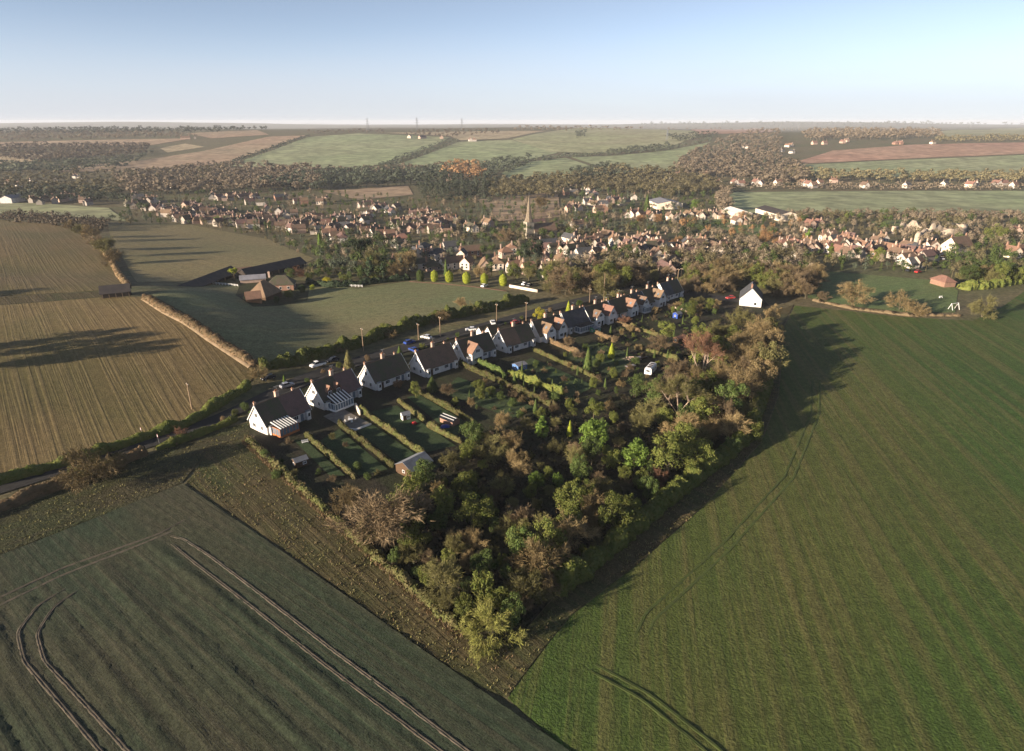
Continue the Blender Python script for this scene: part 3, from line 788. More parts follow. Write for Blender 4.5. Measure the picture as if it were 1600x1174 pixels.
def cottage(pos, rz, label, rl='rf_moss', rr='rf_purple', L=12.6, W=7.6, e=2.7, r=7.3, cross=None, dormers=0, wall='render', bay=True):
    """a steep-roofed pair of cottages; +x runs along the ridge, -y looks to the garden"""
    t = empty('cottage', pos, rz)
    MB().extrude_x(gable_prof(W, e, r), -L / 2, L / 2).build('wall', M[wall], t)
    for a, b, m in ((-L / 2 - 0.25, -0.004, rl), (0.004, L / 2 + 0.25, rr)):
        roof_slopes(MB(), a, b, W, e, r).build('roof', M[m], t)
    k = (r - e) / (W / 2)
    for sx in (-1, 1):          # bargeboards along the verges
        bb = MB()
        for sy in (-1, 1):
            bb.bar((sx * (L / 2 + 0.27), sy * (W / 2 + 0.36), e - 0.36 * k + 0.05), (sx * (L / 2 + 0.27), 0, r + 0.1), 0.14)
        bb.build('bargeboard', M['white'], t)
    rd = MB(); rd.bar((-L / 2 - 0.25, 0, r + 0.27), (L / 2 + 0.25, 0, r + 0.27), 0.13, None, 6); rd.build('ridge_tiles', M['rf_brown'], t)
    chimney(t, 0, 0.3, r - 1.2, r + 1.7, 'brickpale', 4, 1.0)
    for sx in (-1, 1):
        chimney(t, sx * (L / 2 - 0.9), 1.6, r - 2.5, r + 0.1, 'brickpale', 1, 0.55)
        window(t, (sx * (L / 2 + 0.03), 0.2, 4.6), R(90) * sx, 1.2, 1.1, 2)
        window(t, (sx * (L / 2 + 0.03), -1.7, 1.5), R(90) * sx, 0.9, 1.1, 2)
        window(t, (sx * (L / 2 + 0.03), 1.6, 1.5), R(90) * sx, 1.2, 1.1, 2)
        yg = -W / 2 - 0.03
        window(t, (sx * 2.0, yg, 1.55), 0, 1.6, 1.1, 3)
        d = MB(); d.box((0, 0, 1.0), (0.95, 0.1, 2.05)); dd = d.build('door', M['glass_pale'] if sx > 0 else M['timber'], t, (sx * 4.0, yg + 0.02, 0))
        MB().box((0.36, -0.08, 1.0), (0.05, 0.08, 0.14)).build('handle', M['metal'], dd)
        window(t, (sx * 3.3, W / 2 + 0.03, 1.55), R(180), 1.4, 1.1, 3)
        if bay:
            by = MB(); by.extrude_y([(sx * 5.05, -0.3), (sx * 6.2, -0.3), (sx * 6.2, 2.55), (sx * 5.05, 2.55)], -W / 2 - 0.9, -W / 2 + 0.2)
            bo = by.build('bay', M[wall], t)
            window(t, (sx * 5.62, -W / 2 - 0.93, 1.5), 0, 0.8, 1.1, 1)
            MB().box((sx * 5.62, -W / 2 - 0.40, 2.62), (1.4, 1.25, 0.14)).build('bay_roof', M['felt'], t)
    ae = MB(); ae.bar((0.2, 0.3, r + 1.6), (0.2, 0.3, r + 3.2), 0.035); ae.bar((-0.5, 0.3, r + 3.1), (0.9, 0.3, r + 3.1), 0.03)
    for q in (-0.4, 0.0, 0.4, 0.8): ae.bar((q, 0.0, r + 3.1), (q, 0.6, r + 3.1), 0.02)
    ae.build('aerial', M['metal'], t)
    for i in range(dormers):
        x = -3.6 + i * 2.9; yd = -W / 2 + 0.75; zb = e + 0.4; zt = e + 2.2; pk = e + 3.4
        w = MB(); w.extrude_y([(x - 0.85, zb), (x + 0.85, zb), (x + 0.85, zt), (x, pk), (x - 0.85, zt)], yd, yd + 2.4)
        w.build('dormer', M['tile_hung'], t)
        rf = MB(); kk = (pk - zt) / 0.85
        rf.extrude_y([(x - 1.1, zt - 0.25 * kk + 0.02), (x, pk + 0.02), (x + 1.1, zt - 0.25 * kk + 0.02), (x + 1.1, zt - 0.25 * kk + 0.2), (x, pk + 0.24), (x - 1.1, zt - 0.25 * kk + 0.2)], yd - 0.25, yd + 2.6)
        rf.build('dormer_roof', M['rf_orange'], t)
        window(t, (x, yd - 0.03, zb + 1.0), 0, 1.05, 1.1, 2)
    for cx, wc, proj, rc, m in (cross or []):       # two-storey cross wings with gables to the garden
        ec = 3.9; y0 = -W / 2 - proj
        w = MB(); w.extrude_y([(cx - wc / 2, -0.35), (cx + wc / 2, -0.35), (cx + wc / 2, ec), (cx, rc), (cx - wc / 2, ec)], y0, -0.6)
        w.build('cross_wing', M[wall], t)
        k2 = (rc - ec) / (wc / 2); a = wc / 2 + 0.3; z0 = ec - 0.3 * k2; th = 0.24
        rf = MB(); rf.extrude_y([(cx - a, z0 + 0.02), (cx, rc + 0.02), (cx + a, z0 + 0.02), (cx + a, z0 + th), (cx, rc + th + 0.04), (cx - a, z0 + th)], y0 - 0.3, -0.4)
        rf.build('wing_roof', M[m], t)
        window(t, (cx, y0 - 0.03, 4.4), 0, 1.7, 1.1, 3)
        window(t, (cx - 0.9, y0 - 0.03, 1.5), 0, 1.5, 1.1, 2)
        d = MB(); d.box((0, 0, 1.0), (1.0, 0.1, 2.05)); d.build('door', M['glass'], t, (cx + 1.1, y0 - 0.02, 0))
        if random.random() < 0.7:
            sk = MB(); sk.box((0, 0, 0), (0.07, 0.8, 1.0)); so = sk.build('skylight', M['glass_pale'], t, (cx - wc * 0.27, y0 + 1.5, rc - (rc - ec) * 0.54 + 0.30))
            so.rotation_euler = (0, math.atan2(wc / 2, rc - ec), 0)
    return tag(t, label, 'cottage', 'white steep-roofed cottages along the lane')

#ROW
HS = [((398, 638), (467, 607), 54), ((488, 603), (548, 575), 54), ((566, 573), (630, 552), 50), ((648, 552), (705, 537), 45), ((712, 533), (765, 521), 42), ((777, 518), (828, 506), 41),
      ((831, 504), (874, 492), 41), ((877, 490), (914, 481), 41), ((911, 481), (950, 472), 42), ((949, 471), (984, 462), 43), ((973, 464), (1002, 456), 43), ((996, 457), (1028, 448), 43), ((1030, 444), (1058, 437), 43)]
SPEC = [
 dict(label='white cottage pair nearest the camera with an orange timber garden room', rl='rf_moss', rr='rf_purple'),
 dict(label='white cottage pair with two brick-cheeked dormers and a white conservatory', rl='rf_moss', rr='rf_purple', dormers=2),
 dict(label='white cottage pair under a dark moss-green roof, third along the lane', rl='rf_moss', rr='rf_moss'),
 dict(label='white cottage pair with plain mid-brown tiled roof, fourth along the lane', rl='rf_brown', rr='rf_brown'),
 dict(label='white cottage pair with one rust-brown cross wing and skylights, fifth along the lane', rl='rf_moss', rr='rf_moss', cross=[(-2.6, 4.8, 1.9, 6.6, 'rf_orange')]),
 dict(label='white cottage pair with unbroken dark brown roof, sixth along the lane', rl='rf_brown', rr='rf_moss'),
 dict(label='white cottage pair with two tan cross wings, behind the clipped garden hedges', rl='rf_moss', rr='rf_moss', cross=[(-2.6, 4.8, 2.0, 6.7, 'rf_tan'), (4.0, 4.4, 1.5, 7.0, 'rf_orange')], bay=False),
 dict(label='cottage pair with blue-black slate roof and a long flat garden extension', rl='rf_grey', rr='rf_grey'),
 dict(label='cottage pair with red-tiled cross wing and brown tile-hung wing', rl='rf_moss', rr='rf_moss', cross=[(3.8, 5.0, 2.2, 6.9, 'rf_red'), (-2.4, 4.6, 1.2, 6.0, 'rf_brown')], bay=False),
 dict(label='white cottage pair with one orange-ridged cross wing beside the russet shrub', rl='rf_moss', rr='rf_moss', cross=[(3.8, 4.8, 2.0, 6.9, 'rf_orange')], bay=False),
 dict(label='white cottage pair with a small glass-roofed conservatory, third from the far end', rl='rf_moss', rr='rf_grey', cross=[(2.6, 4.4, 1.8, 6.4, 'rf_brown')], bay=False),
 dict(label='white cottage pair with broad tan cross wing, second from the far end', rl='rf_moss', rr='rf_moss', cross=[(3.0, 5.6, 2.2, 7.2, 'rf_tan')], bay=False),
 dict(label='white cottage pair at the far end of the lane, dark-roofed beside two poles', rl='rf_grey', rr='rf_moss'),
]
ROW = []
for (a, b, ang), sp in zip(HS, SPEC):
    A, B = G(*a, 7.3), G(*b, 7.3); c = (A + B) / 2
    L = min(13.4, max(10.6, (B - A).length)); 
    pos = Vector((c.x, c.y, hz(c.x, c.y) + 0.1))
    ROW.append((cottage(pos, R(ang), L=L, **sp), pos, R(ang), L))

def loc(i, x, y, z=0.0):
    """a point given in the axes of cottage i"""
    _, p, a, _ = ROW[i]
    q = Vector((p.x + x * math.cos(a) - y * math.sin(a), p.y + x * math.sin(a) + y * math.cos(a), 0)); q.z = hz(q.x, q.y) + 0.1 + z
    return q
#STAGE3
# ---- garden rooms and conservatories joined to the row (each stands against its cottage)
def conservatory(i, x, w, d, label, frame='white', roofbar='white', h=2.3, top=3.1, bars=8, glass='glass_pale', solid=None):
    _, p, a, L = ROW[i]
    y0 = -3.8 - 0.05
    t = empty('conservatory', loc(i, x, y0), a)
    fr = MB()
    n = max(3, int(w / 0.9))
    for k in range(n + 1): fr.box((-w / 2 + w * k / n, -d, h / 2), (0.10, 0.10, h))
    m = max(2, int(d / 1.0))
    for k in range(m):
        for sx in (-1, 1): fr.box((sx * w / 2, -d * (k + 0.5) / m, h / 2), (0.09, 0.09, h))
    fr.box((0, -d, h + 0.05), (w + 0.2, 0.14, 0.12)); fr.box((0, -d - 0.02, 0.3), (w + 0.1, 0.16, 0.6))
    for sx in (-1, 1): fr.box((sx * (w / 2 + 0.005), -d / 2, h + 0.05), (0.14, d - 0.16, 0.12)); fr.box((sx * (w / 2 + 0.02), -d / 2, 0.3), (0.16, d - 0.2, 0.6))
    fr.build('frame', M[frame], t)
    g = MB(); g.box((0, -d + 0.02, h / 2), (w - 0.1, 0.03, h)); g.box((-w / 2 + 0.02, -d / 2, h / 2), (0.03, d - 0.15, h)); g.box((w / 2 - 0.02, -d / 2, h / 2), (0.03, d - 0.15, h))
    g.build('glazing', M[glass], t)
    r = MB(); r.add([(-w / 2, -d, h + 0.12), (w / 2, -d, h + 0.12), (w / 2, 0, top), (-w / 2, 0, top), (-w / 2, -d, h + 0.17), (w / 2, -d, h + 0.17), (w / 2, 0, top + 0.05), (-w / 2, 0, top + 0.05)],
            [(0, 3, 2, 1), (4, 5, 6, 7), (0, 1, 5, 4), (1, 2, 6, 5), (2, 3, 7, 6), (3, 0, 4, 7)])
    ro = r.build('roof', M['sheet_dark'], t)
    for k in range(bars):
        xx = -w / 2 + w * (k + 0.5) / bars
        b = MB(); b.bar((xx, -d - 0.1, h + 0.19), (xx, 0.0, top + 0.08), 0.19)
        b.build('roof_bar', M[roofbar], ro)
    return tag(t, label, 'conservatory')

conservatory(0, -3.0, 5.6, 4.2, 'orange timber garden room with striped roof on the nearest cottage', 'timber_orange', 'white', 2.4, 3.2, 7)
conservatory(1, -2.6, 6.4, 3.6, 'white framed conservatory with striped glass roof below the two dormers', 'white', 'white', 2.3, 3.9, 6)
conservatory(7, 1.0, 8.0, 3.0, 'long low glazed extension against the slate-roofed cottage', 'white', 'sheet_dark', 2.3, 2.8, 6)
conservatory(10, 2.6, 4.2, 3.0, 'small bright conservatory with white roof ribs near the far cottages', 'white', 'white', 2.3, 3.0, 5)

# ---- sheds and other buildings in the gardens
def shed(p, rz, L, W, e, r, wall, roof, label, cat='shed', name='shed', door=True):
    t = empty(name, p, rz)
    MB().extrude_x(gable_prof(W, e, r), -L / 2, L / 2).build('wall', M[wall], t)
    roof_slopes(MB(), -L / 2 - 0.15, L / 2 + 0.15, W, e, r, 0.2, 0.08).build('roof', M[roof], t)
    if door:
        d = MB().box((0, 0, 0.9), (0.9, 0.08, 1.8)).build('door', M['timber'], t, (-L * 0.2, -W / 2 - 0.03, 0))
        MB().box((0.3, -0.06, 0.9), (0.05, 0.06, 0.12)).build('handle', M['metal'], d)
        window(t, (L * 0.22, -W / 2 - 0.03, e * 0.6), 0, 0.8, 0.6, 2)
        window(t, (-L / 2 - 0.03, 0, e * 0.6), R(-90), 0.7, 0.6, 1)
    return tag(t, label, cat)

shed(G(648, 736), R(50), 6.5, 5.4, 2.2, 3.6, 'timber', 'felt', 'large garden shed with pale grey felt roof at the end of a hedged lawn')
shed(G(634, 656), R(30), 2.2, 1.6, 1.8, 2.4, 'white', 'felt', 'tiny white playhouse on a dark lawn beside a red toy car')
shed(G(812, 578), R(40), 3.8, 3.0, 2.0, 2.5, 'blue_soft', 'sheet_grey', 'blue boarded shed with pale flat roof beyond the clipped hedges')
shed(G(930, 519), R(40), 3.6, 2.4, 1.7, 2.3, 'green_paint', 'felt', 'small green painted shed beside the red cross-wing cottage')
shed(G(470, 728), R(40), 3.0, 2.0, 1.8, 2.4, 'timber', 'felt', 'small brown shed in the end garden by the boundary hedge')
shed(G(1058, 497), R(40), 3.0, 2.4, 2.0, 2.7, 'blue', 'felt', 'dark blue shed among the trees below the far yard')
shed(G(1062, 534), R(40), 5, 2.2, 1.8, 2.4, 'timber', 'rf_red', 'long low shed with reddish roof deep in the far gardens')
def caravan():
    t = empty('caravan', G(1016, 583), R(62))
    MB().extrude_x([(-1.1, 0.5), (1.1, 0.5), (1.15, 1.6), (1.0, 2.5), (0.6, 2.65), (-0.6, 2.65), (-1.0, 2.5), (-1.15, 1.6)], -2.9, 2.9).build('body', M['carwhite'], t)
    for x in (-1.6, 0, 1.6): MB().box((x, 0, 2.70), (0.9, 1.3, 0.1)).build('roof_panel', M['sheet_dark'], t)
    window(t, (-2.93, 0, 1.7), R(-90), 1.3, 0.7, 1, 'carwhite'); window(t, (-1.2, -1.13, 1.7), 0, 1.2, 0.7, 1, 'carwhite'); window(t, (1.2, -1.13, 1.7), 0, 1.2, 0.7, 1, 'carwhite')
    for y in (-0.95, 0.95):
        w = MB(); w.bar((0, y - 0.1, 0.33), (0, y + 0.1, 0.33), 0.33, None, 12); w.build('wheel', M['tyre'], t)
    tag(t, 'white caravan with dark roof panels parked in the far gardens', 'caravan')
caravan()

# ---- vehicles
def car(p, rz, paint, label, kind='car', group=None):
    t = empty('parked_' + kind, (p[0], p[1], p[2] + 0.27), rz)
    if kind == 'car':
        hull = [(-2.1, 0.25), (2.1, 0.25), (2.15, 0.6), (2.0, 0.82), (1.0, 0.95), (-1.85, 1.0), (-2.1, 0.9), (-2.15, 0.5)]
        cab = [(0.95, 0.94), (0.25, 1.46), (-1.25, 1.48), (-1.85, 0.99)]
        roofp = [(0.28, 1.45), (-1.22, 1.47), (-1.2, 1.53), (0.22, 1.51)]; wx = (1.3, -1.3); W = 1.74
    else:
        hull = [(-2.6, 0.35), (2.5, 0.35), (2.55, 0.8), (2.3, 1.05), (1.4, 1.15), (0.0, 1.15), (-2.6, 1.0)]
        cab = [(1.5, 1.14), (0.9, 1.85), (-0.1, 1.88), (-0.2, 1.14)]
        roofp = [(0.9, 1.84), (-0.1, 1.87), (-0.1, 1.95), (0.86, 1.92)]; wx = (1.6, -1.6); W = 1.9
    b = MB(); b.extrude_y(hull, -W / 2, W / 2); o = b.build('body', M[paint], t)
    bv = o.modifiers.new('soft', 'BEVEL'); bv.width = 0.09; bv.segments = 2
    MB().extrude_y(cab, -W / 2 + 0.14, W / 2 - 0.14).build('windows', M['glass'], t)
    MB().extrude_y(roofp, -W / 2 + 0.16, W / 2 - 0.16).build('roof', M[paint], t)
    for x in wx:
        for sy in (-1, 1):
            w = MB(); w.bar((x, sy * (W / 2 - 0.18), 0.32), (x, sy * (W / 2 + 0.02), 0.32), 0.33, None, 12); wo = w.build('wheel', M['tyre'], t)
            r = MB(); r.bar((x, sy * (W / 2 + 0.0), 0.32), (x, sy * (W / 2 + 0.04), 0.32), 0.19, None, 8); r.build('rim', M['metal'], wo)
    for sy in (-1, 1): MB().box((hull[1][0] + 0.02, sy * 0.62, 0.66), (0.08, 0.34, 0.16)).build('headlight', M['lamp'], t)
    if kind == 'pickup':
        MB().box((-1.45, 0, 1.12), (2.1, 1.6, 0.12)).build('load_bed', M['sheet_dark'], t)
    return tag(t, label, kind, group)
car(G(497, 574), R(225), 'carwhite', 'white pickup truck parked on the lane behind the second cottage', 'pickup')
car(G(449, 606), R(45), 'silver', 'silver car in front of the nearest cottage')
car(G(420, 594), R(225), 'carblack', 'dark car on the shaded lane by the nearest cottage')
car(G(520, 566), R(225), 'carblack', 'dark car parked behind the white pickup truck')
car(G(666, 530), R(150), 'carwhite', 'white car turned across a drive beside the tall poles')
car(G(640, 538), R(45), 'blue', 'bright blue car on the lane behind the moss-roofed cottage')
car(G(646, 550), R(130), 'blue', 'blue car on the drive beside the brown-roofed cottage')
car(G(736, 518), R(190), 'carwhite', 'white car behind the chimney of the fifth cottage')
car(G(770, 507), R(100), 'carwhite', 'white car nose-on beside the pole behind the sixth cottage')
car(G(806, 507), R(40), 'redpaint', 'red car parked behind the sixth cottage')
car(G(950, 466), R(40), 'silver', 'silver car parked far along the lane')
car(G(1141, 468), R(200), 'redpaint', 'red and white car beside the white gabled house')
car(G(1122, 455), R(200), 'carwhite', 'white car in the yard below the village')
car(G(1112, 452), R(20), 'carblack', 'black car in the shaded yard below the village')
for i, (x, y, c, n) in enumerate([(1456, 408, 'carwhite', 'leftmost'), (1463, 411, 'carblack', 'middle'), (1471, 406, 'silver', 'rightmost')]):
    car(G(x, y), R(20 + 30 * i), c, f'{n} of three cars in the car park by the pale manor house')
car(G(1434, 427), R(30), 'redpaint', 'small red car below the bright white gabled house on the right')
car(G(1420, 425), R(30), 'carblack', 'dark car below the bright white gabled house on the right')
for x, y, c, lb in [(757, 449, 'carwhite', 'white'), (820, 446, 'silver', 'silver'), (828, 448, 'carblack', 'black')]:
    car(G(x, y), R(60), c, f'{lb} car parked behind the long pale garden wall')

# ---- poles along the lane
def pole(px, py, h, label, arm=True):
    t = empty('telegraph_pole', G(px, py), R(45))
    m = MB(); m.bar((0, 0, -0.3), (0.05, 0, h), 0.19, 0.13, 7); m.build('post', M['pole'], t)
    if arm:
        a = MB(); a.box((0.05, 0.0, h - 0.5), (0.16, 1.5, 0.14)); a.build('cross_arm', M['pole'], t)
        for y in (-0.6, 0, 0.6): MB().box((0.05, y, h - 0.33), (0.1, 0.1, 0.2)).build('insulator', M['white'], t)
    return tag(t, label, 'pole', 'wooden poles along the lane')
pole(568, 549, 8.5, 'wooden pole on the lane behind the third cottage, leftmost beyond the cypress')
pole(654, 532, 6.5, 'short wooden pole beside the white car turned across a drive')
pole(688, 527, 8.0, 'wooden pole under a bare tree on the lane behind the fourth cottage')
pole(776, 505, 8.0, 'wooden pole rising behind the white car and sixth cottage')
pole(822, 502, 8.0, 'wooden pole just left of the golden-yellow tree')
pole(921, 473, 6.5, 'wooden pole behind the slate-roofed cottage')
pole(943, 472, 13, 'tall slim pole behind the red cross-wing cottage', False)
pole(300, 640, 8.0, 'lone wooden pole at the edge of the stubble field')
pole(1058, 445, 8.0, 'left pole of two beside the farthest cottage')
pole(1063, 444, 8.0, 'right pole of two beside the farthest cottage')
def road_sign(px, py, label):
    t = empty('road_sign', G(px, py), R(-50))
    m = MB(); m.bar((0, 0, -0.2), (0, 0, 2.4), 0.05, None, 6); m.build('post', M['metal'], t)
    d = MB(); d.bar((0, -0.03, 2.3), (0, 0.03, 2.3), 0.42, None, 16); d.build('disc', M['redpaint'], t)
    w = MB(); w.bar((0, -0.06, 2.3), (0, -0.035, 2.3), 0.32, None, 16); w.build('face', M['white'], t)
    tag(t, label, 'road sign')
road_sign(249, 694, 'round red-rimmed road sign by the lane near the russet shrub')
road_sign(223, 683, 'round road sign on the far side of the lane, left of the other sign')

# ---- garden hedges
HG = [((478, 681), (556, 750), 1.7, 'bright', 'leafy green hedge between the first and second back gardens'),
      ((530, 664), (616, 732), 1.8, 'hedge', 'long straight hedge ending at the large grey-roofed shed, left of it'),
      ((562, 642), (664, 714), 1.9, 'hedge', 'long straight hedge right of the white conservatory terrace'),
      ((622, 628), (664, 660), 1.6, 'hedge', 'short hedge between lawns behind the tiny white playhouse'),
      ((668, 668), (722, 694), 2.0, 'hedge', 'lower garden hedge between the playhouse lawn and the boat'),
      ((650, 612), (740, 662), 1.8, 'hedge', 'hedge running down from the brown-roofed cottage past the boat'),
      ((716, 570), (870, 640), 2.2, 'hedge', 'long tall hedge dividing the gardens of the fifth cottage'),
      ((742, 565), (790, 592), 2.6, 'green', 'dark clipped hedge beside the rust-brown cross wing'),
      ((792, 586), (880, 618), 2.8, 'bright', 'bright clipped hedge right of the blue shed'),
      ((832, 548), (930, 592), 1.7, 'hedge', 'thin lit hedge along the sixth cottage garden'),
      ((850, 532), (905, 556), 2.2, 'hedgebrown', 'rough brown hedge below the two tan cross wings'),
      ((915, 514), (960, 536), 1.8, 'hedgebrown', 'low brown hedge beside the green shed'),
      ((955, 502), (1000, 520), 1.4, 'hedgebrown', 'low russet hedge in front of the red cross wing'),
      ((1000, 545), (1060, 565), 1.7, 'bright', 'bright low hedge in the far gardens above the caravan'),
      ((985, 510), (1035, 530), 1.5, 'bright', 'short bright hedge deep in the far gardens')]
for a, b, h, c, lb in HG:
    hedge(GP(a, b), 0.9, h * 0.85, 'hedge' if c == 'bright' and h < 2 else 'ivy' if c == 'bright' else c, lb, 'hedges between the back gardens', uneven=0.28, flakes=16, leaf=0.2)
hedge(GP((388, 690), (470, 765), (560, 848), (640, 918), (716, 985)), 1.5, 1.4, 'hedge', 'boundary hedge between the cottages and the ploughed margin', uneven=0.45, flakes=18, leaf=0.22)
hedge(GP((-120, 838), (0, 797), (120, 752), (230, 710)), 2.2, 2.2, 'hedgebrown', 'dark brown hedge along the near side of the lane', uneven=0.3)
hedge(GP((-200, 795), (0, 757), (120, 722), (290, 667), (390, 604)), 2.2, 2.4, 'ivy', 'added hedge shading the lane, between it and the stubble field', uneven=0.3)  # hedge added to give the sunken lane its shade
hedge(GP((245, 704), (310, 682), (370, 657)), 2.0, 1.6, 'ivy', 'low dark hedge along the lane before the nearest cottage', uneven=0.35)
hedge(GP((226, 466), (262, 488), (330, 529), (400, 573)), 3.0, 2.1, 'hedgebrown', 'long bare brown hedge between stubble field and pasture', uneven=0.3, gaps=0.12)
strip('dry_grass_bank', GP((224, 468), (258, 490), (325, 531), (392, 575)), 1.6, M['chalk'], 0.2, 2.0, [(-1.0, 0), (-0.3, 0.45), (0.5, 0.5), (1.0, 0.0)])
hedge(GP((407, 578), (470, 567), (540, 548), (620, 519), (690, 500), (760, 487), (825, 472)), 3.2, 3.8, 'ivy', 'tall overgrown hedge along the far side of the lane', uneven=0.4, flakes=8, leaf=0.26)
hedge(GP((160, 390), (178, 415), (200, 448)), 2.4, 1.6, 'hedgebrown', 'thin brown hedge between the two upper stubble fields', uneven=0.4)
hedge(GP((480, 444), (520, 449), (560, 446), (640, 437)), 3.0, 2.6, 'dark', 'dark tall hedge along the top of the pasture', uneven=0.3, flakes=6, leaf=0.3)
hedge(GP((1270, 470), (1330, 483), (1420, 494), (1500, 494)), 1.6, 0.9, 'brown', 'low brown hedge between the paddock and the green field', uneven=0.6, flakes=10, gaps=0.2)
hedge(GP((1500, 452), (1540, 450), (1600, 440), (1660, 440)), 5, 3.2, 'ivy', 'broad green hedge at the right end of the paddock', uneven=0.4, flakes=5, leaf=0.35)

hedge(GP((868, 930), (1000, 820), (1080, 755), (1165, 690), (1196, 605), (1206, 510)), 3.2, 3.2, 'ivy', 'dense thicket hedge added for its shadow along the right-hand edge of the wood', uneven=0.4, flakes=9, leaf=0.26)  # thicket added so the wood throws one continuous shadow
# ---- lawns between the hedges
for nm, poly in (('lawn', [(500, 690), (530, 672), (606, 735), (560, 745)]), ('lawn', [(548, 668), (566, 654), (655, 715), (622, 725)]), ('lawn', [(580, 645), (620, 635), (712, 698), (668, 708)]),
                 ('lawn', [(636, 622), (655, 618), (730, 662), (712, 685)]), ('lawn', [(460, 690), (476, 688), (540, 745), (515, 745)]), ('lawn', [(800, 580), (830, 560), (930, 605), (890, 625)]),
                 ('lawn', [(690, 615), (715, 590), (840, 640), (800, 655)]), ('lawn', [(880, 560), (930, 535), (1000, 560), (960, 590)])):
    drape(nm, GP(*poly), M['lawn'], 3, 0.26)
drape('terrace', GP((505, 652), (535, 640), (580, 664), (548, 676)), M['concrete'], 3, 0.27)
#STAGE4
# ------------------------------------------------------------------ trees of the wood and gardens
def inside(x, y, poly):
    c = False; j = len(poly) - 1
    for i in range(len(poly)):
        xi, yi = poly[i]; xj, yj = poly[j]
        if (yi > y) != (yj > y) and x < (xj - xi) * (y - yi) / (yj - yi) + xi: c = not c
        j = i
    return c

def scatter(poly, spacing, n=4000, taken=None):
    """spots inside an outline, none closer than the spacing to another"""
    xs = [p[0] for p in poly]; ys = [p[1] for p in poly]; out = []; sy = spacing * 0.6; cells = {}
    def put(a, b): cells.setdefault((int(a // spacing), int(b // sy)), []).append((a, b))
    for a, b in (taken or []): put(a, b)
    for _ in range(n):
        x, y = random.uniform(min(xs), max(xs)), random.uniform(min(ys), max(ys))
        if not inside(x, y, poly): continue
        cx, cy = int(x // spacing), int(y // sy)
        if any((x - a) ** 2 / spacing ** 2 + (y - b) ** 2 / sy ** 2 < 1 for i in (-1, 0, 1) for j in (-1, 0, 1) for a, b in cells.get((cx + i, cy + j), ())): continue
        put(x, y); out.append((x, y))
    return out

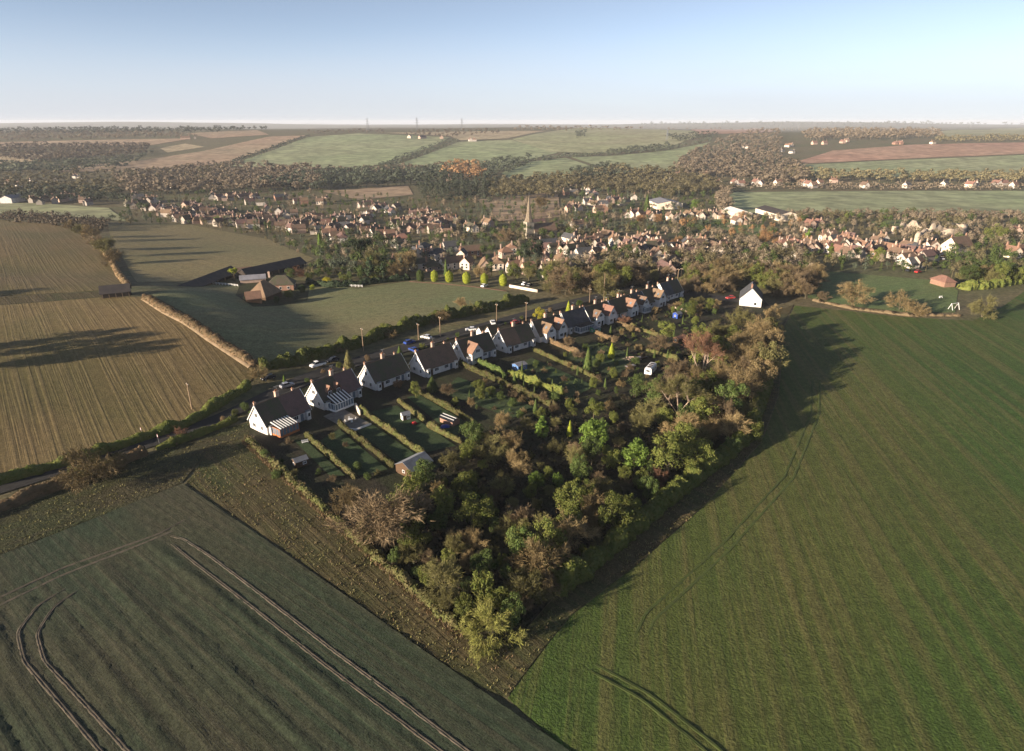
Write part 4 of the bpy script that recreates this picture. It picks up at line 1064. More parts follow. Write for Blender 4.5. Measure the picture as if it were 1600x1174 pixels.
SPECIAL = [  # x, y of the foot, kind, height, foliage, label, width
 (604, 858, 'bare', 14.0, 'brown', 'large golden-brown bare tree at the near left corner of the wood', 1.25),
 (548, 808, 'bare', 8.5, 'gold', 'smaller golden-olive tree left of the large bare tree, beside the boundary hedge', 1.1),
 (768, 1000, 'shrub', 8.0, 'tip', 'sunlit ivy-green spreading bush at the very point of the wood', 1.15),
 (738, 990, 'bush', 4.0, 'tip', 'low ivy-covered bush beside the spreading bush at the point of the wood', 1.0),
 (697, 935, 'bare', 8.5, 'olive', 'bare pale-limbed tree above the point of the wood', 1.1),
 (672, 915, 'bush', 4.5, 'ivy', 'ivy-green bush at the foot of the pale-limbed bare tree', 0.9),
 (928, 700, 'spray', 8.0, 'bright', 'bright green feathery evergreen in the middle of the wood, left of a twin', 1.2),
 (990, 735, 'spray', 8.5, 'bright', 'bright green feathery evergreen in the wood beside the pink-brown round shrub', 1.1),
 (1012, 780, 'bush', 5.5, 'green', 'rounded mid-green bush at the right edge of the wood', 0.8),
 (1030, 762, 'shrub', 6.0, 'russet', 'pink-brown round shrub at the right edge of the wood', 0.8),
 (957, 838, 'leafy', 9.0, 'ivy', 'olive-green tree standing alone near the right edge of the wood', 0.9),
 (886, 838, 'bush', 7.0, 'ivy', 'moss-green bushy tree left of the lone olive-green tree', 0.7),
 (846, 690, 'fir', 7.5, 'bright', 'small green fir below the long hedges', 1.3),
 (890, 682, 'cone', 4.5, 'lime', 'small lime-yellow conifer right of the green fir', 1.3),
 (838, 765, 'bush', 4.5, 'bright', 'bright green bush in the dark middle of the wood', 0.7),
 (872, 762, 'bush', 4.0, 'bright', 'second bright green bush, right of its neighbour in the dark middle of the wood', 0.7),
 (1096, 590, 'birch', 13.0, 'russet', 'pale pink-stemmed birch standing above the wood', 1.0),
 (1188, 545, 'bare', 12.5, 'gold', 'tall golden bare tree just below the white gabled house', 1.1),
 (1166, 572, 'bare', 13, 'gold', 'tall golden bare tree on the right edge of the wood, second below the house', 1.2),
 (1190, 592, 'bare', 12, 'olive', 'olive-grey bare tree leaning over the shaded field corner', 1.1),
 (1150, 635, 'bare', 12, 'gold', 'rounded golden bare tree at the widest point of the wood', 1.2),
 (1168, 660, 'shrub', 7.5, 'olive', 'spreading olive shrub at the right edge below the rounded golden tree', 1.0),
 (1110, 690, 'shrub', 8.0, 'gold', 'spreading golden shrub above the shaded field edge', 1.0),
 (1060, 648, 'birch', 10, 'olive', 'slender olive tree in front of the birch', 1.3),
 (1130, 560, 'shrub', 7.0, 'gold', 'round golden shrub right of the birch', 0.9),
 (1060, 600, 'bare', 9.0, 'brown', 'grey-brown bare tree left of the birch', 1.1),
 (918, 582, 'cone', 8.5, 'green', 'dark green clipped conifer column in the sixth garden', 1.5),
 (955, 560, 'cone', 5.5, 'lime', 'lime-yellow conifer in the seventh garden', 1.5),
 (546, 582, 'cone', 7.5, 'olive', 'olive cypress between the second and third cottages', 1.9),
 (842, 505, 'leafy', 6.5, 'yellow', 'golden-yellow leafy tree behind the sixth cottage', 0.9),
 (888, 492, 'cone', 6.0, 'lime', 'lime conifer behind the seventh cottage', 1.5),
 (625, 560, 'cone', 4.5, 'green', 'small green conifer behind the moss-roofed cottage', 1.4),
 (150, 755, 'wide', 11.5, 'gold', 'sprawling ivy-clad bare tree over the lane at left', 1.15),
 (120, 752, 'bush', 4.0, 'ivy', 'ivy bush under the sprawling tree on the lane', 0.9),
 (284, 688, 'shrub', 4.5, 'russet', 'russet bare shrub by the lane near the road sign', 1.0),
 (405, 590, 'shrub', 5.5, 'gold', 'pale golden bare shrub at the corner where hedge meets lane', 1.2),
 (445, 600, 'cone', 3.0, 'bright', 'small bright green shrub beside the silver car', 1.6),
 (650, 622, 'leafy', 5.5, 'ivy', 'round olive evergreen behind the brown-roofed cottage garden', 1.0),
 (676, 612, 'cone', 5.0, 'green', 'dark upright evergreen in front of the brown-roofed cottage', 1.8),
 (700, 620, 'shrub', 5.0, 'brown', 'pale bare shrub in the fourth cottage garden', 1.0),
 (622, 606, 'bush', 2.8, 'orange', 'small red-leaved shrub beside the third cottage', 0.9),
 (748, 566, 'dome', 2.2, 'yellow', 'small yellow ball shrub beside the rust-brown cross wing', 1.0),
 (888, 545, 'bare', 5.5, 'brown', 'small hazy bare tree in the seventh cottage garden', 1.0),
 (905, 560, 'shrub', 4.5, 'brown', 'low brown shrub left of the clipped conifer column', 1.0),
 (975, 505, 'shrub', 4.5, 'russet', 'wide russet shrub in front of the tenth cottage', 1.2),
 (1082, 590, 'bush', 4.0, 'lime', 'bright rounded shrub beside the caravan', 0.5),
 (1040, 535, 'leafy', 8.0, 'ivy', 'ivy-green tree at the bottom of the far gardens', 1.0),
 (1030, 550, 'bare', 7.0, 'brown', 'grey bare tree beside the ivy-green tree of the far gardens', 1.2),
 (860, 455, 'wide', 6.5, 'olive', 'broad grey-green bare tree where lane and pasture meet', 1.1),
 (945, 470, 'bare', 12.5, 'olive', 'tall upright bare tree on the lane behind the red cross wing', 1.0),
 (720, 482, 'shrub', 6.0, 'gold', 'golden bare bush on the pasture edge behind the fifth cottage', 1.1),
 (740, 490, 'shrub', 6.5, 'olive', 'olive bare bush on the pasture edge, right of the golden one', 1.2),
 (690, 505, 'bare', 6.5, 'gold', 'pale bare tree on the pasture edge by a wooden pole', 1.1),
 (610, 528, 'shrub', 5.0, 'gold', 'pale golden bush in the hedge behind the third cottage', 1.1),
 (530, 552, 'shrub', 4.5, 'gold', 'wispy golden bush in the lane hedge left of the pole', 1.2),
 (600, 520, 'bush', 4.0, 'ivy', 'dark ivy bush in the lane hedge', 0.8),
 (1331, 479, 'bare', 12.5, 'gold', 'round golden bare tree at the left end of the paddock', 1.15),
 (1405, 485, 'wide', 11, 'gold', 'broad golden bare tree in the middle of the paddock hedge', 1.0),
 (1436, 492, 'shrub', 6.5, 'gold', 'low spreading bare tree right of the broad paddock tree', 1.25),
 (1534, 496, 'wide', 11, 'olive', 'wide-limbed tree standing in the crop at the right', 1.0),
 (1285, 468, 'shrub', 5, 'brown', 'brown shrub where wood and paddock meet', 1.2),
 (367, 441, 'pine', 7.0, 'lime', 'lime-topped tree between the two long barns', 1.2),
 (462, 432, 'shrub', 7.0, 'russet', 'hazy russet tree at the end of the second long barn', 1.3),
 (424, 466, 'bush', 5.0, 'ivy', 'ivy-green bush in front of the brown-roofed farm building', 0.8),
 (432, 474, 'bush', 3.6, 'green', 'dark shrub below the farmhouse', 0.8), (452, 466, 'bush', 4.2, 'ivy', 'olive shrub right of the farmhouse', 0.8), (472, 458, 'bush', 4.0, 'green', 'green shrub at the right of the farm group', 0.8),
 (488, 454, 'bush', 3.0, 'lime', 'lime shrub between farm and pasture fence', 0.8), (512, 446, 'bush', 4.5, 'yellow', 'golden shrub above the pasture fence', 0.9), (540, 442, 'bush', 4.5, 'ivy', 'olive shrub above the pasture fence', 0.9), (384, 470, 'bush', 2.4, 'dark', 'dark rounded shrub at the pasture corner of the farm', 0.8), (455, 440, 'leafy', 7, 'green', 'green tree between farmhouse and open barn', 1.0),
 (395, 440, 'bush', 3.0, 'lime', 'bright shrub beside the farmyard wall', 0.8),
]
SPECIAL += [(1206, 505, 'leafy', 8, 'gold', 'dense golden tree at the top right corner of the wood', 1.0), (1203, 535, 'leafy', 10, 'olive', 'dense olive tree on the right edge of the wood, next below the corner', 1.0),
 (1199, 565, 'leafy', 11, 'gold', 'dense golden-brown tree on the right edge of the wood, halfway up', 1.0), (1194, 590, 'leafy', 12, 'olive', 'dense olive tree overhanging the shaded crop', 1.0),
 (1186, 615, 'leafy', 11, 'gold', 'dense golden tree overhanging the shaded crop', 1.0), (1175, 690, 'bush', 6, 'ivy', 'ivy thicket at the right edge where the wood narrows', 0.8), (1140, 712, 'bush', 5.5, 'green', 'green thicket along the shaded right edge of the wood', 0.8),
 (1085, 745, 'bush', 5.5, 'ivy', 'olive thicket along the shaded right edge, near the pink-brown shrub', 0.9), (165, 748, 'shrub', 8.0, 'olive', 'pale-twigged bush crowding the sprawling tree on the lane', 1.1)]
TAKEN = []
for x, y, k, h, c, lb, w in SPECIAL:
    small = h < 5.2 or k in ('bush', 'shrub')
    plant(G(x, y), k, h, c, lb, None, 'shrub' if small else 'tree', 'shrub' if small else 'tree', M['bark_pale'] if k == 'birch' else None, w)
    TAKEN.append((x, y))

WOOD = [(575, 850), (640, 905), (722, 978), (800, 992), (862, 918), (1000, 805), (1150, 690), (1182, 610), (1198, 530), (1150, 520), (1100, 525), (1050, 590), (985, 610), (900, 640), (800, 650), (740, 690), (690, 740), (650, 770), (620, 800)]
MIX = [('shrub', 'olive', 'olive bare shrub'), ('bush', 'ivy', 'ivy-green bush'), ('bush', 'ivy', 'ivy-green bush'), ('bush', 'green', 'dark green bush'), ('leafy', 'ivy', 'ivy-clad tree'), ('leafy', 'green', 'green leafy tree'),
       ('bare', 'olive', 'olive bare tree'), ('bare', 'brown', 'brown bare tree'), ('shrub', 'olive', 'olive bare shrub'), ('leafy', 'ivy', 'ivy-clad tree'), ('bare', 'gold', 'golden bare tree')]
for x, y in scatter(WOOD, 27, 9000, TAKEN):
    near_edge = x > 1040
    k, c, ph = random.choice(MIX[6:] if near_edge and random.random() < 0.75 else MIX)
    h = random.uniform(8, 12) if near_edge else random.choice([random.uniform(2.6, 4.6), random.uniform(5.0, 9.5)])
    zone = ('in the right half of the wood' if x > 960 else 'in the middle of the wood' if x > 800 else 'in the left half of the wood')
    nm = 'tree' if k in ('bare', 'leafy') else 'shrub'
    p = G(x, y)
    plant(p, k, h if nm == 'tree' else h * 0.85, c, f'{ph} {zone}', f'{ph}s {zone}', nm, nm, None, random.uniform(0.8, 1.15) * (0.7 if k == 'bush' else 1.0))
    TAKEN.append((x, y))
# smaller shrubs about the gardens
GARD = [(700, 640), (760, 640), (860, 655), (960, 610), (1040, 590), (1090, 505), (1050, 480), (1000, 500), (930, 530), (850, 570), (760, 600)]
for x, y in scatter(GARD, 17, 3000, TAKEN):
    k, c, ph = random.choice([('bush', 'green', 'dark green garden shrub'), ('shrub', 'brown', 'brown garden shrub'), ('bush', 'ivy', 'olive garden shrub'), ('cone', 'green', 'small upright garden conifer'), ('shrub', 'gold', 'pale golden garden shrub')])
    plant(G(x, y), k, random.uniform(1.6, 4.2), c, f'{ph} in the {"far" if x > 950 else "middle" if x > 830 else "nearer middle"} back gardens', f'{ph}s of the back gardens', 'shrub', 'shrub', None, random.uniform(0.6, 1.0))
for x, y in [(415, 715), (440, 725), (462, 745), (432, 748), (498, 742), (520, 752), (590, 742), (575, 750), (540, 700), (520, 688), (452, 693), (560, 735)]:
    k, c, ph = random.choice([('bush', 'green', 'low dark green shrub'), ('shrub', 'brown', 'low brown shrub'), ('shrub', 'olive', 'low olive shrub')])
    plant(G(x, y), k, random.uniform(1.2, 2.6), c, f'{ph} in the two nearest back gardens', f'{ph}s of the nearest back gardens', 'shrub', 'shrub', None, 0.9)
# verge shrubs along the lane, between lane and cottages
for x, y in [(395, 655), (410, 640), (368, 650), (385, 642), (480, 598), (505, 585), (530, 575), (575, 565), (600, 560), (660, 545), (700, 532), (715, 528), (790, 508), (815, 500), (860, 488), (905, 478), (350, 660)]:
    plant(G(x, y), random.choice(['bush', 'shrub']), random.uniform(1.4, 2.8), random.choice(['green', 'ivy', 'hedgebrown']), 'low dark shrub in a cottage front garden along the lane', 'front garden shrubs along the lane', 'shrub', 'shrub', None, 0.9)

# trees at the left: on the field edge, and the line out of view whose shadows cross the stubble
for x, y, h, lb in [(128, 372, 11, 'first'), (142, 378, 13, 'second'), (156, 392, 12, 'third'), (168, 402, 14, 'fourth'), (178, 414, 11, 'fifth'), (112, 362, 10, 'leftmost')]:
    plant(G(x, y), 'bare', h, random.choice(['brown', 'olive', 'gold']), f'bare tree in the row edging the upper stubble field, {lb} from the left', 'trees edging the upper stubble field', w=1.1)
for i, (x, y, h) in enumerate([(-110, 568, 14), (-140, 590, 14), (-90, 582, 10), (-150, 560, 14), (-200, 480, 12), (-170, 474, 11)]):
    plant(G(x, y), 'leafy', h, 'olive', 'tall leafy tree left of the stubble field', 'trees left of the stubble field', w=1.1)

# ------------------------------------------------------------------ general buildings
VMESH = {}
def vhouse(p, rz, L, W, e, r, wall, roof, label, group=None, cat='house', name='house', chim=1, wins=True, hip=False):
    t = empty(name, p, rz)
    key = (L, W, e, r, hip)
    if key not in VMESH:
        w = MB()
        if hip: w.box((0, 0, e / 2 - 0.5), (L, W, e + 1))
        else: w.extrude_x([(-W / 2, -1), (W / 2, -1), (W / 2, e), (0, r), (-W / 2, e)], -L / 2, L / 2)
        rf = MB()
        if hip:
            a, b = L / 2 + 0.4, W / 2 + 0.4; c = L / 2 - W / 2 + 0.2; c = max(c, 0.3)
            rf.add([(-a, -b, e), (a, -b, e), (a, b, e), (-a, b, e), (-c, 0, r), (c, 0, r), (-a, -b, e - 0.15), (a, -b, e - 0.15), (a, b, e - 0.15), (-a, b, e - 0.15)],
                   [(0, 1, 5, 4), (1, 2, 5), (2, 3, 4, 5), (3, 0, 4), (6, 7, 1, 0), (7, 8, 2, 1), (8, 9, 3, 2), (9, 6, 0, 3), (9, 8, 7, 6)])
        else: roof_slopes(rf, -L / 2 - 0.3, L / 2 + 0.3, W, e, r, 0.35, 0.2)
        VMESH[key] = (w.mesh('wall'), rf.mesh('roof'))
    wm, rm = VMESH[key]
    link_mesh('wall', wm, M['render'], t, override=M[wall])
    link_mesh('roof', rm, M['rf_brown'], t, override=M[roof])
    ck = 'chim'
    if ck not in VMESH:
        c = MB(); c.box((0, 0, 0), (0.9, 0.7, 2.4)); c.box((0, 0, 1.25), (1.1, 0.9, 0.2)); c.bar((-0.2, 0, 1.3), (-0.2, 0, 1.8), 0.14, 0.1, 6); c.bar((0.2, 0, 1.3), (0.2, 0, 1.8), 0.14, 0.1, 6)
        VMESH[ck] = c.mesh('chimney')
        VMESH['win'] = MB().box((0, 0, 0), (1.25, 0.10, 1.25)).mesh('window')
        VMESH['vp'] = MB().box((0, 0, 0), (1.02, 0.14, 1.02)).mesh('pane')
    for k in range(chim):
        x = (-L / 2 + 0.8) if k == 0 else (L / 2 - 0.8)
        link_mesh('chimney', VMESH[ck], M['brickpale'], t, (x, 0.25, r + 0.3), override=M[random.choice(['brick', 'brickpale'])])
    if wins:
        spots = []
        for lev in ([1.5, e - 1.0] if e > 3.6 else [1.5]):
            for x in (-L * 0.3, 0.0, L * 0.3): spots.append(((x, -W / 2 - 0.02, lev), 0)); spots.append(((x, W / 2 + 0.02, lev), R(180)))
            for y in (-W * 0.22, W * 0.22): spots.append(((-L / 2 - 0.02, y, lev), R(-90))); spots.append(((L / 2 + 0.02, y, lev), R(90)))
        for ps, a in spots:
            if random.random() < 0.75:
                o = link_mesh('window', VMESH['win'], M['white'], t, ps, a); link_mesh('pane', VMESH['vp'], M['glass'], o)
    return tag(t, label, cat, group)

ORD = ['leftmost', 'second', 'third', 'fourth', 'fifth', 'sixth', 'seventh', 'eighth', 'ninth', 'tenth', 'eleventh', 'twelfth', 'thirteenth', 'fourteenth', 'fifteenth', 'sixteenth', 'seventeenth', 'eighteenth', 'nineteenth', 'twentieth']
WN = {'render': 'white-walled', 'cream': 'cream-walled', 'dull': 'grey-walled', 'brick': 'brick', 'brickpale': 'pink-brick'}
RN = {'rf_brown': 'brown', 'rf_orange': 'orange', 'rf_red': 'red', 'rf_grey': 'grey', 'rf_tan': 'tan', 'rf_purple': 'purple-brown', 'rf_moss': 'dark mossy'}
DIM = [(9, 7, 4.8, 8.0), (11, 7.5, 4.8, 8.2), (8, 6.5, 4.6, 7.6), (13, 7.5, 4.8, 8.0), (10, 8, 3.0, 7.0), (16, 7.5, 4.8, 8.0)]
HOUSEPX = []
def cluster(phrase, group, pts, walls, roofs, wins=True, dims=None):
    """houses of one quarter of the village; each item is (x, y) or (x, y, wall, roof, turn)"""
    todo = []
    for it in pts:
        x, y = it[0], it[1]
        w = it[2] if len(it) > 2 and it[2] else random.choice(walls); rf = it[3] if len(it) > 3 and it[3] else random.choice(roofs)
        a = it[4] if len(it) > 4 else random.choice([26, 26, 116, 70]) + random.gauss(0, 12)
        todo.append((x, y, w, rf, a))
    todo.sort(); cnt = {}; tot = {}
    for x, y, w, rf, a in todo: tot[(w, rf)] = tot.get((w, rf), 0) + 1
    for x, y, w, rf, a in todo:
        n = cnt.get((w, rf), 0); cnt[(w, rf)] = n + 1
        if tot[(w, rf)] == 1: lb = f'{WN[w]} {RN[rf]}-roofed house {phrase}'
        else: lb = f'{ORD[n]}{"" if n == 0 else " from left"} of {WN[w]} {RN[rf]}-roofed houses {phrase}'
        vhouse(G(x, y + 4), R(a), *[q * 0.82 for q in random.choice(dims or DIM)], 'vrender' if w == 'render' else w, rf, lb, group, chim=random.choice([1, 1, 2]), wins=wins, hip=random.random() < 0.15)
        HOUSEPX.append((x, y))

W2 = ['render', 'dull', 'dull', 'cream', 'brickpale', 'brick']; RF = ['rf_brown', 'rf_brown', 'rf_brown', 'rf_moss', 'rf_purple', 'rf_tan', 'rf_grey']
cluster('at the far left end of the village', 'houses at the far left of the village', [(221, 308), (231, 312, 'render'), (241, 313, 'render'), (219, 319), (210, 322), (241, 325, 'render'), (257, 327, 'render'), (262, 335), (267, 330, 'render'), (278, 333, 'render'), (279, 337), (297, 321, 'render'), (304, 324), (310, 325), (320, 329), (331, 331), (335, 330, 'render'), (300, 342), (308, 345, 'brickpale'), (322, 342), (331, 346, 'cream'), (289, 343), (285, 341)], W2, RF, False)
cluster('just above the middle stubble field', 'houses above the middle stubble field', [(343, 309), (351, 310), (369, 307), (387, 306), (399, 315), (437, 309), (344, 334), (353, 339, 'brickpale'), (359, 344), (372, 346), (382, 348), (384, 344), (398, 342, 'render', 'rf_brown', 26), (405, 339), (418, 342), (426, 331), (430, 342), (442, 348), (455, 356, 'brickpale'), (467, 360, 'brickpale'), (467, 349), (476, 315), (392, 352), (478, 352), (448, 338), (412, 350)], W2, RF, False)
cluster('in the left centre of the village', 'houses in the left centre of the village', [(484, 346), (492, 360, 'render'), (501, 362, 'cream'), (510, 351, 'render', 'rf_red', 26), (515, 367, 'brickpale', 'rf_orange', 26), (528, 372, 'render'), (535, 374, 'render'), (500, 316, 'cream'), (540, 345, 'brickpale'), (545, 343), (537, 356), (553, 356), (570, 363, 'brickpale', 'rf_brown', 26), (580, 366, 'brickpale', 'rf_brown', 26), (588, 366, 'render'), (596, 367, 'brickpale', 'rf_orange', 26), (609, 369, 'brickpale', 'rf_orange', 26), (613, 376, 'cream'), (621, 383), (629, 376, 'brickpale', 'rf_red'), (576, 322), (583, 325), (589, 328), (607, 329, 'render'), (571, 332), (520, 346), (495, 342), (523, 360), (560, 345)], W2, RF)
cluster('in the hollow left of the church spire', 'houses in the hollow left of the church', [(645, 336, 'render'), (661, 336, 'cream', 'rf_orange'), (672, 337), (678, 337), (638, 347, 'brickpale'), (629, 351), (664, 346, 'brick'), (668, 357), (681, 349, 'render'), (692, 345, 'brickpale', 'rf_orange', 26), (713, 346, 'cream'), (686, 353), (690, 363, 'brickpale'), (650, 348), (655, 360), (738, 358), (762, 350), (618, 352), (700, 350), (640, 358)], W2, RF)
cluster('behind the row of clipped yews', 'houses behind the clipped yews', [(616, 414, 'brickpale', 'rf_brown', 100), (628, 417, 'brickpale'), (659, 417, 'render', 'rf_moss', 26), (676, 418, 'brickpale', 'rf_moss', 26), (683, 401, None, 'rf_grey', 60), (662, 391, None, 'rf_grey', 70), (705, 389, 'render', 'rf_grey', 26), (706, 416, 'cream'), (730, 416, 'cream', 'rf_tan', 70), (757, 417, 'brickpale', 'rf_tan', 100), (776, 416, 'cream', 'rf_tan', 100), (735, 397), (722, 402, None, 'rf_grey'), (650, 399, None, 'rf_grey'), (790, 399, 'brickpale', 'rf_orange', 26), (799, 392, 'cream', 'rf_orange'), (802, 422, 'render', 'rf_orange', 30), (815, 421, 'render', 'rf_brown', 110), (825, 424, 'brickpale', 'rf_orange', 26)], W2, RF)
cluster('between the church and the lane', 'houses between church and lane', [(840, 351, 'brickpale'), (856, 385, 'render', 'rf_grey', 26), (855, 428, 'render', 'rf_brown', 26), (882, 390, 'cream'), (875, 411, 'cream', 'rf_tan', 100), (895, 430, 'render', 'rf_grey'), (909, 383, 'brickpale', 'rf_brown', 26), (922, 378, 'brickpale', 'rf_orange', 26), (939, 388, 'render'), (930, 401, 'cream'), (945, 402, 'render', 'rf_tan', 100), (868, 424, 'render'), (880, 428, 'render', 'rf_moss'), (853, 409, 'brickpale'), (897, 393), (912, 400, None, 'rf_grey'), (900, 412, None, 'rf_grey'), (930, 412, None, 'rf_moss'), (925, 420, 'brick', 'rf_red', 100), (872, 392, 'cream', 'rf_tan'), (940, 372, 'cream', 'rf_tan'), (904, 353, 'render', 'rf_brown', 26), (845, 392), (890, 376, None, 'rf_grey')], W2, RF)
cluster('along the middle street', 'houses along the middle street', [(960, 378, 'cream', 'rf_tan', 100), (968, 381, 'render', 'rf_tan', 26), (983, 382, 'cream', 'rf_tan', 100), (998, 377, 'brick', 'rf_brown', 100), (1012, 375, 'brickpale', 'rf_tan', 100), (1026, 375, 'brickpale', 'rf_tan', 100), (1026, 386, 'brickpale', 'rf_red', 26), (1016, 389, 'render'), (1025, 399, 'render', 'rf_brown', 100), (1043, 392, 'render', 'rf_grey', 26), (1059, 399, 'render', 'rf_brown', 100), (1046, 415, 'brick', 'rf_brown'), (1004, 394, None, 'rf_grey'), (985, 395, 'render', 'rf_tan'), (974, 392), (1024, 412, None, 'rf_grey'), (1038, 411, 'render', 'rf_grey'), (1072, 383, None, 'rf_grey'), (1085, 385, None, 'rf_brown'), (1097, 382, 'render', 'rf_tan', 100), (1117, 391, 'cream', 'rf_brown', 100), (1130, 391, 'cream', 'rf_brown', 100), (1068, 394), (1080, 400), (1039, 425, 'brickpale')], W2, RF)
cluster('on the rise behind the spire', 'houses on the rise behind the spire', [(896, 296, 'render'), (904, 292), (912, 293, 'cream'), (918, 316, 'render', 'rf_grey', 26), (920, 302, 'render'), (922, 296, 'render'), (942, 327, 'brick', 'rf_orange', 100), (953, 313, 'brickpale'), (963, 313, 'brickpale'), (989, 308, 'render'), (893, 322), (900, 326), (942, 320), (980, 336, 'render'), (992, 336, 'render', 'rf_red'), (1000, 337, 'render'), (1014, 337, 'brick', 'rf_orange', 100), (1045, 340, 'cream', 'rf_brown', 100), (1075, 337, 'cream', 'rf_tan', 100), (1090, 337, 'cream', 'rf_tan', 100), (1028, 339), (1110, 338, 'cream', 'rf_brown', 100), (1122, 338, 'cream', 'rf_brown', 100), (1150, 347, 'render', 'rf_brown', 100), (1163, 347, 'brickpale', 'rf_orange', 60), (884, 301), (930, 306)], W2, RF, False)
cluster('in the right-hand street', 'houses in the right-hand street', [(1222, 385, 'brick', 'rf_red'), (1235, 385, 'brick', 'rf_red', 100), (1246, 387, 'brick', 'rf_red', 100), (1258, 391, 'brickpale', 'rf_brown'), (1272, 388, 'render', 'rf_brown', 100), (1284, 390, 'render', 'rf_brown', 100), (1298, 391, 'render', 'rf_red', 26), (1243, 397, 'render'), (1288, 372, 'cream', 'rf_brown'), (1300, 377, 'brickpale', 'rf_grey'), (1312, 383, 'brickpale', 'rf_red', 26), (1318, 376, 'brickpale', 'rf_orange', 100), (1328, 381, 'render', 'rf_orange', 100), (1309, 394, 'brick', 'rf_red', 100), (1322, 398, 'cream', 'rf_brown', 100), (1345, 388, 'render', 'rf_orange'), (1358, 392, 'render', 'rf_red', 60), (1378, 376, 'render', 'rf_tan', 100), (1375, 392, 'brickpale', 'rf_brown'), (1388, 393, 'cream', 'rf_orange'), (1397, 398, 'render', 'rf_red'), (1403, 398, 'render', 'rf_red', 26), (1415, 409, 'render', 'rf_brown', 26), (1427, 391, 'cream', 'rf_grey', 100), (1440, 402, 'render', 'rf_red', 100), (1450, 400, 'render', 'rf_red', 100), (1450, 386, 'render', 'rf_brown'), (1358, 398, 'brick', 'rf_brown'), (1264, 352, 'brickpale', 'rf_red', 100), (1278, 351, 'brickpale', 'rf_red', 100), (1260, 358, 'cream', 'rf_brown', 100), (1585, 364, 'brickpale', 'rf_red'), (1578, 398, 'cream', 'rf_orange', 100), (1592, 396, 'cream', 'rf_orange'), (1425, 414, 'render', 'rf_grey')], W2, RF)
cluster('among trees on the right-hand hillside', 'villas on the right-hand hillside', [(1032, 284, 'render'), (1050, 277, 'render'), (1047, 281, 'render'), (1058, 273), (1027, 289), (1102, 271, 'brick', 'rf_orange'), (1104, 258, 'render'), (1121, 285, 'render', 'rf_red', 100), (1147, 285, 'render', 'rf_red', 100), (1157, 287, 'render', 'rf_red'), (1180, 285, 'render', 'rf_red', 100), (1188, 287, 'render', 'rf_red'), (1162, 227, 'render', 'rf_brown', 100), (1168, 228, 'render', 'rf_brown'), (1140, 262), (1215, 286, 'cream', 'rf_orange', 26), (1253, 286, 'render', 'rf_orange', 100), (1262, 288, 'render', 'rf_red', 100), (1280, 286, 'cream', 'rf_orange'), (1270, 290, 'render', 'rf_orange'), (1350, 290, 'render', 'rf_brown', 100), (1416, 290, 'render', 'rf_grey', 26), (1475, 288, 'render', 'rf_grey'), (1524, 288, 'render', 'rf_red', 60), (1515, 289, 'cream', 'rf_red'), (1556, 287, 'render', 'rf_red', 100), (1567, 287, 'render', 'rf_red'), (1583, 290, 'render', 'rf_orange'), (1302, 282, 'brickpale', 'rf_orange')], W2, RF, False, [(13, 8.5, 5.2, 9.5), (11, 9, 5.2, 9)])
cluster('below the hilltop tree belt at upper right', 'houses below the hilltop tree belt', [(1222, 233, 'render'), (1237, 236, 'render'), (1230, 226, 'cream', 'rf_orange'), (1235, 225, 'cream', 'rf_orange'), (1272, 222, 'brickpale', 'rf_red'), (1288, 222, 'brickpale', 'rf_red'), (1316, 220, 'brickpale', 'rf_red'), (1322, 218, 'brickpale'), (1398, 222, 'brick', 'rf_red', 100), (1406, 222, 'brick', 'rf_red', 100), (1457, 221, 'cream', 'rf_tan')], W2, RF, False, [(16, 10, 5.2, 10), (14, 9, 5.2, 9)])
cluster('on the far left valley side', 'houses on the far left valley side', [(30, 288, 'render'), (12, 283), (52, 283), (88, 279), (118, 275, None, 'rf_grey'), (125, 276, 'render'), (60, 312, 'cream'), (92, 310, 'render'), (103, 310), (112, 308), (130, 313), (272, 290, 'render'), (52, 313), (305, 213, 'cream')], W2, RF, False)
cluster('standing alone on the distant hilltop fields', 'farmhouses on the distant hilltop', [(735, 217, 'render', 'rf_orange', 100), (741, 217, 'render', 'rf_orange', 100), (640, 212, 'cream'), (690, 235 - 22, 'brickpale'), (660, 213, 'brickpale'), (290, 214, 'brickpale')], W2, RF, False, [(30, 12, 6, 11)])

